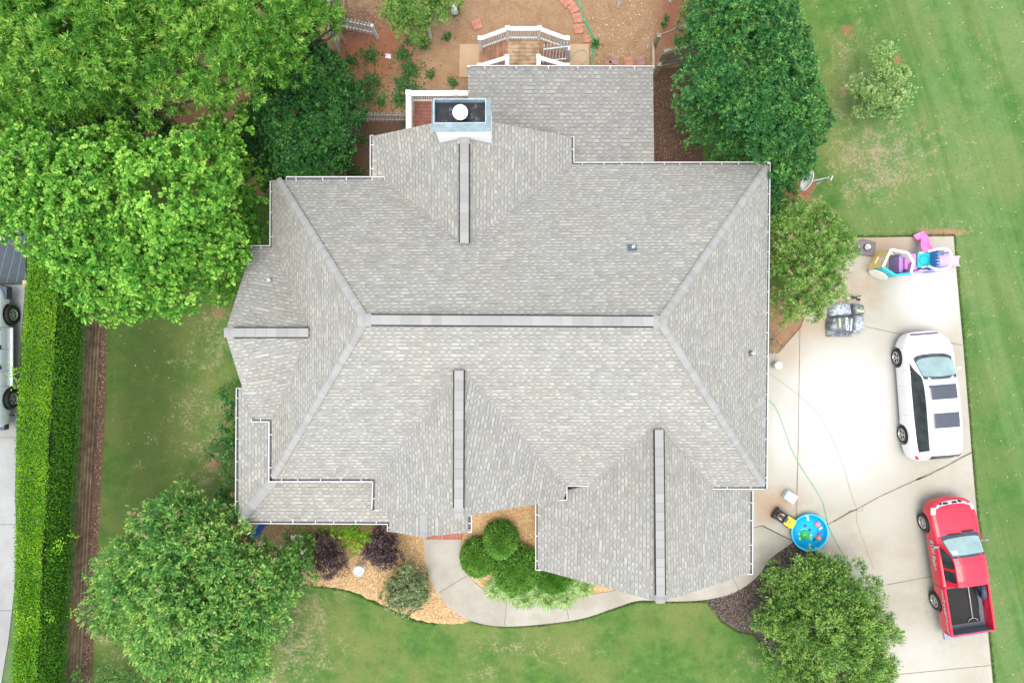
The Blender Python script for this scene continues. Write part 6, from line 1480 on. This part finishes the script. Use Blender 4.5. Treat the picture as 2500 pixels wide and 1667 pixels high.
class Car:
    def __init__(s, name, label, cat, loc, fwd, table, axles, wr, body_mat, bed=None, ride=0.0):
        s.t = thing(name, label, cat, loc, math.atan2(-fwd[0], fwd[1])); s.tab = table; s.ax = axles; s.wr = wr; s.bed = bed; s.mat = body_mat
        T = np.array([r for r in table], float); s.T = T[T[:, 0].argsort()]
    def ring(s, y):
        w, zb, zbelt, wg, wt, zt = [float(np.interp(y, s.T[:, 0], s.T[:, k])) for k in range(1, 7)]
        for a in s.ax:
            dy = abs(y - a); Ra = s.wr + .06
            if dy < Ra: zb = max(zb, s.wr + math.sqrt(Ra * Ra - dy * dy))
        zb = min(zb, zbelt - .12)
        zm = zb + (zbelt - zb) * .45; flare = .012 if any(abs(y - a) < s.wr + .14 for a in s.ax) else 0
        pts_ = [(w * .955 + flare, zb), (w * .985 + flare, zb + (zbelt - zb) * .15), (w + flare * .5, zm), (w * .985, zbelt - .05 * min(1, (zbelt - zb) / .4)), (w * .945, zbelt)]
        if s.bed and s.bed[0] <= y <= s.bed[1]:
            zr, zf = s.bed[2], s.bed[3]; pts_ = pts_[:3] + [(w * .985, zr - .05), (w * .965, zr)]
            pts_ += [(w * .965 - .075, zr), (w * .965 - .10, zf + .02), (w * .5, zf), (0, zf)]
        else:
            g = max(0, zt - zbelt); pts_ += [(wg, zbelt + min(.03, g * .4)), (wt, zt - min(.07, g * .3)), (wt * .72, zt - .012), (0, zt)]
        return pts_
    def pt(s, y, t):
        r = s.ring(y); sg = -1 if t < 8 else 1; q = t if t <= 8 else 16 - t; i = min(int(q), 7); f = q - i
        return Vector((sg * (r[i][0] * (1 - f) + r[i + 1][0] * f), y, r[i][1] * (1 - f) + r[i + 1][1] * f))
    def body(s, ends=True):
        ys = set(np.round(np.arange(s.T[0, 0], s.T[-1, 0] + .001, .045), 4)) | set(s.T[:, 0])
        if s.bed: ys |= {s.bed[0] - .002, s.bed[0], s.bed[1], s.bed[1] + .002}
        ys = sorted(y for y in ys if s.T[0, 0] <= y <= s.T[-1, 0]); ts = [0, .5, 1, 1.5, 2, 2.5, 3, 3.35, 3.7, 4, 4.4, 5, 5.5, 6, 6.3, 6.7, 7, 7.5]; ts = ts + [8] + [16 - t for t in reversed(ts)]
        vs_ = [s.pt(y, t) for y in ys for t in ts]; n = len(ts); fs_ = [(i * n + k, i * n + k + 1, (i + 1) * n + k + 1, (i + 1) * n + k) for i in range(len(ys) - 1) for k in range(n - 1)]
        fs_.append(tuple(range(n))); fs_.append(tuple(reversed([(len(ys) - 1) * n + k for k in range(n)])))
        m = MB(); m.add(vs_, fs_, 0, True); o = m.build('body', s.mat, s.t)
        o.data.set_sharp_from_angle(angle=math.radians(38))
        m = MB(); L = s.T[-1, 0] - s.T[0, 0]; m.box((0, (s.T[-1, 0] + s.T[0, 0]) / 2, .45 if not s.bed else .5), (1.45, L - .5, .36)); m.build('underbody', M_under, s.t)
        return o
    def patch(s, name, y0, y1, t0, t1, mat, off=.006, ny=14, nt=10, parent=None, th=.0):
        """panel that follows the body; y0, y1 may depend on t"""
        f0 = y0 if callable(y0) else (lambda t: y0); f1 = y1 if callable(y1) else (lambda t: y1); vs_ = []; c = Vector((0, (s.T[0, 0] + s.T[-1, 0]) / 2, .6))
        for j in range(nt + 1):
            t = t0 + (t1 - t0) * j / nt
            for i in range(ny + 1):
                y = f0(t) + (f1(t) - f0(t)) * i / ny; p = s.pt(y, t); e = 1e-2
                n = (s.pt(y + e, t) - s.pt(y - e, t)).cross(s.pt(y, min(16, t + e)) - s.pt(y, max(0, t - e)))
                if n.length < 1e-9: n = Vector((0, 0, 1))
                n.normalize()
                if n.dot(p - Vector((0, y, .6))) < 0: n = -n
                vs_.append(p + n * off)
        k = ny + 1; fs_ = [(j * k + i, j * k + i + 1, (j + 1) * k + i + 1, (j + 1) * k + i) for j in range(nt) for i in range(ny)]
        m = MB(); m.add(vs_, fs_, 0, True); return m.build(name, mat, parent or s.t)
    def wheel(s, y, side, x, spokes=5, tw=.22, rimr=.66):
        r = s.wr; R = Matrix.Translation((side * (x - tw / 2), y, r)) @ Matrix.Rotation(math.pi / 2 * side, 4, 'Y')
        a = MB(); a.lathe((0, 0, 0), [(r * rimr, tw / 2 - .02), (r * .80, tw / 2), (r * .95, tw / 2 - .02), (r, tw / 2 - .06), (r, -tw / 2 + .05), (r * .9, -tw / 2), (0, -tw / 2)], 36)
        m = MB(); m.add([R @ v for v in a.v], a.f, 0, True); o = m.build('wheel', M_tyre, s.t)
        b = MB(); b.lathe((0, 0, 0), [(r * rimr + .01, tw / 2 - .015), (r * rimr - .02, tw / 2 - .01), (r * rimr - .035, tw / 2 - .06)], 36); b.lathe((0, 0, 0), [(.07, tw / 2 - .07), (.06, tw / 2 - .03), (0, tw / 2 - .028)], 16)
        for k in range(spokes):
            an = 2 * math.pi * k / spokes
            for dd in (-.11, .11): b.bar((.04 * math.cos(an), .04 * math.sin(an), tw / 2 - .045), (r * (rimr - .05) * math.cos(an + dd), r * (rimr - .05) * math.sin(an + dd), tw / 2 - .03), .032, .03)
        m = MB(); m.add([R @ v for v in b.v], b.f, 0); m.build('rim', M_rim, o)
        b = MB(); b.lathe((0, 0, 0), [(r * rimr, tw / 2 - .09), (0, tw / 2 - .09)], 24); m = MB(); m.add([R @ v for v in b.v], b.f, 0); m.build('brake_disc', M_under, o)
    def mirror(s, y, z, side, x, mat=None):
        m = MB(); m.ball((side * (x + .10), y, z), (.12, .055, .085), 14); m.bar((side * (x - .08), y - .02, z - .05), (side * (x + .04), y, z - .02), .05, .04); m.build('wing_mirror', mat or s.mat, s.t)
    def line(s, name, y0, y1, t0, t1, mat=None): return s.patch(name, y0, y1, t0, t1, mat or M_under, .0035, 24 if abs(y1 - y0) > .1 else 1, 1 if abs(y1 - y0) > .1 else 24)

def tz(car, y, z, t_lo=3.0, t_hi=6.0): return t_lo

# white seven-seat car
W = paint('white_car_paint', (.80, .80, .81), rough=.3)
suv_t = [(2.54, .30, .36, .58, .26, .2, .60), (2.51, .50, .32, .64, .44, .36, .66), (2.44, .67, .28, .72, .58, .48, .75), (2.32, .80, .26, .81, .70, .60, .85), (2.15, .90, .24, .90, .79, .69, .94), (1.9, .97, .24, .98, .85, .76, 1.03), (1.64, .985, .24, 1.02, .86, .77, 1.10),
         (1.2, .99, .24, 1.05, .87, .73, 1.38), (.74, .99, .24, 1.07, .87, .66, 1.63), (.4, .99, .24, 1.08, .88, .64, 1.70), (-.2, .99, .24, 1.09, .88, .64, 1.745), (-.9, .99, .24, 1.11, .88, .645, 1.75), (-1.7, .99, .24, 1.13, .86, .63, 1.72), (-2.1, .98, .25, 1.14, .83, .60, 1.67), (-2.3, .94, .28, 1.12, .79, .55, 1.58),
         (-2.42, .89, .30, 1.06, .72, .50, 1.36), (-2.52, .80, .34, .96, .64, .46, 1.05), (-2.56, .66, .38, .84, .5, .4, .88)]
sv = Car('suv', 'white three-row car with two dark sunroofs parked on the driveway', 'car', (16.60, -2.13, .055), (-.0755, .997), suv_t, (1.555, -1.555), .355, W); sv.body()
sv.patch('windscreen_frame', lambda t: .72 - .04 * (1 - abs(t - 8) / 2), lambda t: 1.66 - .16 * (abs(t - 8) / 2) ** 2, 6.1, 9.9, M_frit, .005)
sv.patch('windscreen', lambda t: .84 - .06 * (1 - abs(t - 8) / 2), lambda t: 1.52 - .20 * (abs(t - 8) / 2) ** 2, 6.22, 9.78, M_ws, .011)
for k, (a, b) in enumerate(((5.02, 5.93), (10.98, 10.07))):
    sv.patch('side_window', lambda t: -2.16 + .12 * abs(t - a), lambda t: 1.40 - .62 * abs(t - a), a, b, M_tint, .006, 30)
for a, b in ((.48, -.08), (-.60, -1.18)): sv.patch('sunroof', b, a, 6.62, 9.38, simple('sunroof_glass', (.045, .055, .075), .12, coat=1.0, var=.06), .008)
sv.patch('rear_window', -2.46, -2.26, 6.05, 9.95, M_tint, .01)
for a, b in ((3.5, 4.6), (12.5, 11.4)):
    sv.patch('headlight', lambda t: 2.06 - .05 * abs(t - a), lambda t: 2.36, a, b + (.9 if b < 8 else -.9), M_lamp, .006); sv.patch('tail_light', -2.47, -2.30, a - .4 if a < 8 else a + .4, b, M_redl, .007)
sv.patch('grille', 2.40, 2.47, 5.2, 10.8, simple('dark_grille', (.14, .11, .16), .4), .006, 4, 20)
for x in (1.555, -1.555):
    for sd_ in (-1, 1): sv.wheel(x, sd_, 1.0)
sv.mirror(1.02, 1.14, 1, .93); sv.mirror(1.02, 1.14, -1, .93)
for y in (.42, -.72): sv.line('door_gap', y, y - .008, .6, 4.9, simple('panel_gap', (.25, .25, .26), .6)) if y == .42 else sv.line('door_gap', y, y - .008, .6, 4.9, bpy.data.materials['panel_gap'])
for y in (.15, -.95):
    m = MB(); m.bar((-1.0, y, .92), (-1.0, y - .18, .92), .02, .03); m.build('door_handle', M_chrome, sv.t)
for i, xx in enumerate((-.35, .3)):
    m = MB(); q = sv.pt(1.60, 8 + xx * 2); m.bar(q + Vector((0, .02, .02)), q + Vector((.45, -.12, .035)), .025, .02); m.build('wiper', M_under, sv.t)

# red pick-up
Rm = paint('red_truck_paint', (.60, .006, .035), coat=.6, rough=.4)
tk_t = [(2.53, .34, .50, .74, .3, .25, .76), (2.50, .52, .46, .80, .46, .4, .83), (2.44, .68, .44, .86, .6, .52, .90), (2.34, .80, .42, .92, .70, .60, .97), (2.2, .865, .42, .97, .77, .68, 1.02), (2.0, .90, .42, 1.0, .80, .71, 1.06), (1.7, .92, .42, 1.04, .82, .74, 1.11), (1.22, .925, .42, 1.07, .83, .76, 1.15),
        (.80, .925, .42, 1.09, .83, .70, 1.45), (.48, .925, .42, 1.10, .82, .62, 1.64), (.2, .925, .42, 1.10, .81, .61, 1.70), (-.4, .925, .42, 1.10, .80, .61, 1.71), (-.66, .925, .42, 1.10, .79, .60, 1.68), (-.74, .925, .42, 1.10, .78, .66, 1.40), (-.80, .925, .42, 1.10, .78, .68, 1.12),
        (-.82, .925, .44, 1.13, .80, .7, 1.14), (-2.60, .915, .46, 1.13, .80, .7, 1.14), (-2.715, .905, .48, 1.13, .8, .7, 1.14), (-2.77, .885, .5, 1.12, .78, .7, 1.13)]
tk = Car('pickup_truck', 'bright red pick-up truck with white lettering and an open bed', 'pickup truck', (17.72, -8.75, .055), (-.15, .989), tk_t, (1.6, -1.6), .375, Rm, bed=(-2.71, -.84, 1.15, .66)); tk.body()
tk.patch('windscreen_frame', lambda t: .46 + .0 * t, lambda t: 1.26 - .08 * (abs(t - 8) / 2) ** 2, 6.02, 9.98, M_frit, .005)
tk.patch('windscreen', lambda t: .55, lambda t: 1.12 - .08 * (abs(t - 8) / 2) ** 2, 6.18, 9.82, M_ws, .011)
for a, b in ((5.04, 5.9), (10.96, 10.1)):
    tk.patch('side_window', .02, lambda t: .95 - .48 * abs(t - a), a, b, M_tint, .006, 16)
    tk.patch('side_window', -.52, -.08, a, b, M_tint, .006, 8)
tk.patch('rear_window', -.78, -.70, 6.3, 9.7, M_tint, .01)
def liner_mat():
    mm, nt, b = new_mat('bed_liner'); tc = N(nt, 'ShaderNodeTexCoord'); n = noise_(nt, tc.outputs['Object'], 30, 4); n2 = noise_(nt, tc.outputs['Object'], 2, 5)
    c = mix_(nt, n2, (.05, .06, .075), (.10, .12, .14)); nt.links.new(mix_(nt, math_(nt, 'MULTIPLY', n, .4), c, (.2, .22, .25)), b.inputs['Base Color']); b.inputs['Roughness'].default_value = .55; return mm
M_liner = liner_mat()
tk.patch('bed_liner', -2.705, -.845, 5.2, 10.8, M_liner, .010, 12, 22)
for yy, ww in ((-.848, .48), (-2.70, .46)):
    m = MB(); m.box((0, yy, .90), (1.62, .014, ww)); m.build('bed_liner_end', M_liner, tk.t)
for sd_ in (-1, 1):
    for i in range(7): 
        pass
    m = MB(); m.box((sd_ * .68, -1.6, .72), (.16, .8, .12)); m.build('wheel_box', M_liner, tk.t, bevel=.04)
for i in range(11):
    m = MB(); m.box((-.5 + i * .1, -1.75, .672), (.045, 1.75, .012)); m.build('liner_rib', M_liner, tk.t)
m = MB(); m.box((0, -2.92, .56), (1.72, .34, .16)); m.box((0, -2.94, .65), (1.2, .26, .02)); m.build('rear_bumper', simple('brushed_bumper', (.30, .36, .44), .3, .6), tk.t, bevel=.03)
for a, b in ((3.4, 5.9), (12.6, 10.1)): tk.patch('headlight', lambda t: 2.06, lambda t: 2.31, a, b, M_lamp, .006)
for sd_ in (-1, 1):
    m = MB(); m.box((sd_ * .885, -2.71, .92), (.1, .09, .34)); m.build('tail_light', M_redl if sd_ > 0 else M_redl, tk.t, bevel=.02)
tk.patch('grille', lambda t: 2.36 - .12 * (abs(t - 8) / 2) ** 2, lambda t: 2.47 - .10 * (abs(t - 8) / 2) ** 2, 6.0, 10.0, M_chrome, .006, 4, 16)
for a in (6.6, 7.2, 8.1, 8.75): tk.patch('grille_slot', 2.375, 2.445, a, a + .5, M_under, .012, 3, 4)
arc = [(.89 * math.sin(a_), 2.0 + .56 * math.cos(a_)) for a_ in np.linspace(-1.25, 1.25, 17)]
m = MB(); m.prism(arc + [(x_ * .8, y_ - .3) for x_, y_ in reversed(arc)], .44, .64); m.build('front_bumper', Rm, tk.t, bevel=.03)
for x in (1.6, -1.6):
    for sd_ in (-1, 1): tk.wheel(x, sd_, .945, 6, .25, .62)
M_mir = simple('grey_mirror', (.22, .24, .27), .3)
tk.mirror(.86, 1.18, 1, .90, M_mir); tk.mirror(.86, 1.18, -1, .90, M_mir)
M_rgap = simple('red_panel_gap', (.16, .005, .01), .6)
for y in (-.03, 1.0): tk.line('door_gap', y, y - .01, .4, 4.9, M_rgap)
tk.line('cab_gap', -.812, -.832, .4, 4.9, M_under); tk.patch('hood_gap', 1.3, 2.2, 6.25, 6.27, M_rgap, .004, 12, 1); tk.patch('hood_gap', 1.3, 2.2, 9.73, 9.75, M_rgap, .004, 12, 1)
m = MB(); q = tk.pt(1.2, 7.2); m.bar(q + Vector((0, .06, .02)), q + Vector((.5, .04, .03)), .03, .02); q = tk.pt(1.2, 8.4); m.bar(q + Vector((-.1, .1, .02)), q + Vector((.35, .09, .02)), .05, .012); m.build('wiper', M_under, tk.t)
tk.patch('dashboard_paper', .60, .72, 6.5, 7.2, simple('pale_paper', (.65, .85, .85), .4), .014, 4, 6)
for sd_, in ((-1,),):
    for body_, size, y0, z in (('RYN Raine', .30, 1.02, .74), ('www.DependableHvac.com', .16, -.92, 1.0)):
        me_ = text_mesh(body_, size, True); wdt = max(v.co.x for v in me_.vertices) or 1; want = 1.22 if 'R' == body_[0] else 1.74
        for v in me_.vertices:
            yy = y0 - v.co.x * want / wdt; zz = z + v.co.y; lo, hi = 0.0, 5.0
            for _ in range(16):
                md_ = (lo + hi) / 2
                if tk.pt(yy, md_).z < zz: lo = md_
                else: hi = md_
            p = tk.pt(yy, lo); v.co = (p.x - .012, yy, zz)
        me_.materials.clear(); me_.materials.append(M_wtxt); link(bpy.data.objects.new('lettering', me_), tk.t)
# in the bed: spare wheel and a long-handled push tool
Mt = tk.t.matrix_world if False else None
bpy.context.view_layer.update(); Tm = tk.t.matrix_world
a = MB(); a.lathe((0, 0, 0), [(.20, .07), (.27, .10), (.34, .08), (.36, .03), (.36, -.05), (.3, -.1), (.2, -.08), (.18, 0)], 32)
o = MB(); R = Matrix.Rotation(math.radians(72), 4, 'Y'); o.add([R @ v for v in a.v], a.f, 0, True); o = o.build('spare_tyre', simple('blue_black_rubber', (.035, .045, .075), .5)); o.location = Tm @ Vector((.62, -1.12, 1.03)); o.rotation_euler = tk.t.rotation_euler; tag(o, 'spare tyre leaning on the right side of the red truck bed', 'tyre')
pt_ = thing('push_squeegee', 'long pale-handled squeegee lying in the truck bed', 'tool', Tm @ Vector((.30, -1.6, .69)), tk.t.rotation_euler.z)
m = MB(); m.tube([(0, .75, .05), (-.0, -.72, .03)], .022, 8); m.build('handle', simple('bare_wood', (.42, .38, .32), .7), pt_)
m = MB(); m.tube([(-.2, -.86, .03), (-.12, -.76, .04), (0, -.72, .04), (.12, -.76, .04), (.2, -.86, .03)], .018, 8); m.build('head', simple('steel', (.35, .38, .38), .4, .6), pt_)

# neighbour's silver vehicle, only its right flank is in the photo
Sv = paint('silver_blue_paint', (.86, .90, .94), rough=.25, metal=.0)
nv_t = [(2.70, .6, .5, .75, .5, .4, .78), (2.62, .85, .45, .9, .72, .6, .95), (2.4, .95, .42, 1.05, .82, .7, 1.10), (1.5, .99, .42, 1.12, .86, .76, 1.2), (1.3, .99, .42, 1.14, .86, .76, 1.24), (.6, .99, .42, 1.16, .86, .66, 1.8), (0, .99, .42, 1.16, .86, .66, 1.88), (-2.3, .98, .42, 1.16, .86, .66, 1.86), (-2.6, .96, .44, 1.14, .84, .62, 1.7), (-2.7, .9, .48, 1.0, .7, .5, 1.1)]
nv = Car('suv', 'silver vehicle with chunky black tyres cut off by the left edge', 'car', (-20.62, -.60, ZN + .035), (0, 1), nv_t, (1.65, -1.65), .39, Sv); nv.body()
for x in (1.65, -1.65):
    for sd_ in (-1, 1): nv.wheel(x, sd_, 1.06, 6, .28, .56)
nv.patch('side_window', -2.2, lambda t: 1.1 - .5 * abs(t - 11), 10.95, 10.1, M_tint, .006, 30); nv.patch('side_window', -2.2, lambda t: 1.1 - .5 * abs(t - 5), 5.05, 5.9, M_tint, .006, 30); nv.patch('windscreen', .68, 1.2, 6.15, 9.85, M_ws, .01)
for y in (.45, -.32):
    m = MB(); m.bar((.985, y, 1.02), (.985, y - .16, 1.02), .045, .06); m.build('door_handle', M_black, nv.t)
M_sg = simple('silver_gap', (.12, .13, .15), .6)
for y in (1.15, .30, -.55, -1.12): nv.line('door_gap', y, y - .012, 11.1, 15.6, M_sg)
m = MB(); m.box((.93, 2.50, .60), (.22, .5, .34)); m.box((0, 2.68, .60), (1.7, .22, .34)); m.build('front_bumper', simple('charcoal_bumper', (.05, .06, .09), .4), nv.t, bevel=.05)
m = MB(); m.box((0, -2.72, .62), (1.9, .24, .3)); m.build('rear_bumper', bpy.data.materials['charcoal_bumper'], nv.t, bevel=.05)
m = MB(); m.box((1.0, 0, .46), (.14, 2.3, .08)); m.build('running_board', Sv, nv.t, bevel=.02)
nv.mirror(1.05, 1.2, 1, .9, M_black); 
m = MB(); m.box((1.02, -2.28, .44), (.12, .06, .12)); m.build('mud_flap', M_black, nv.t)
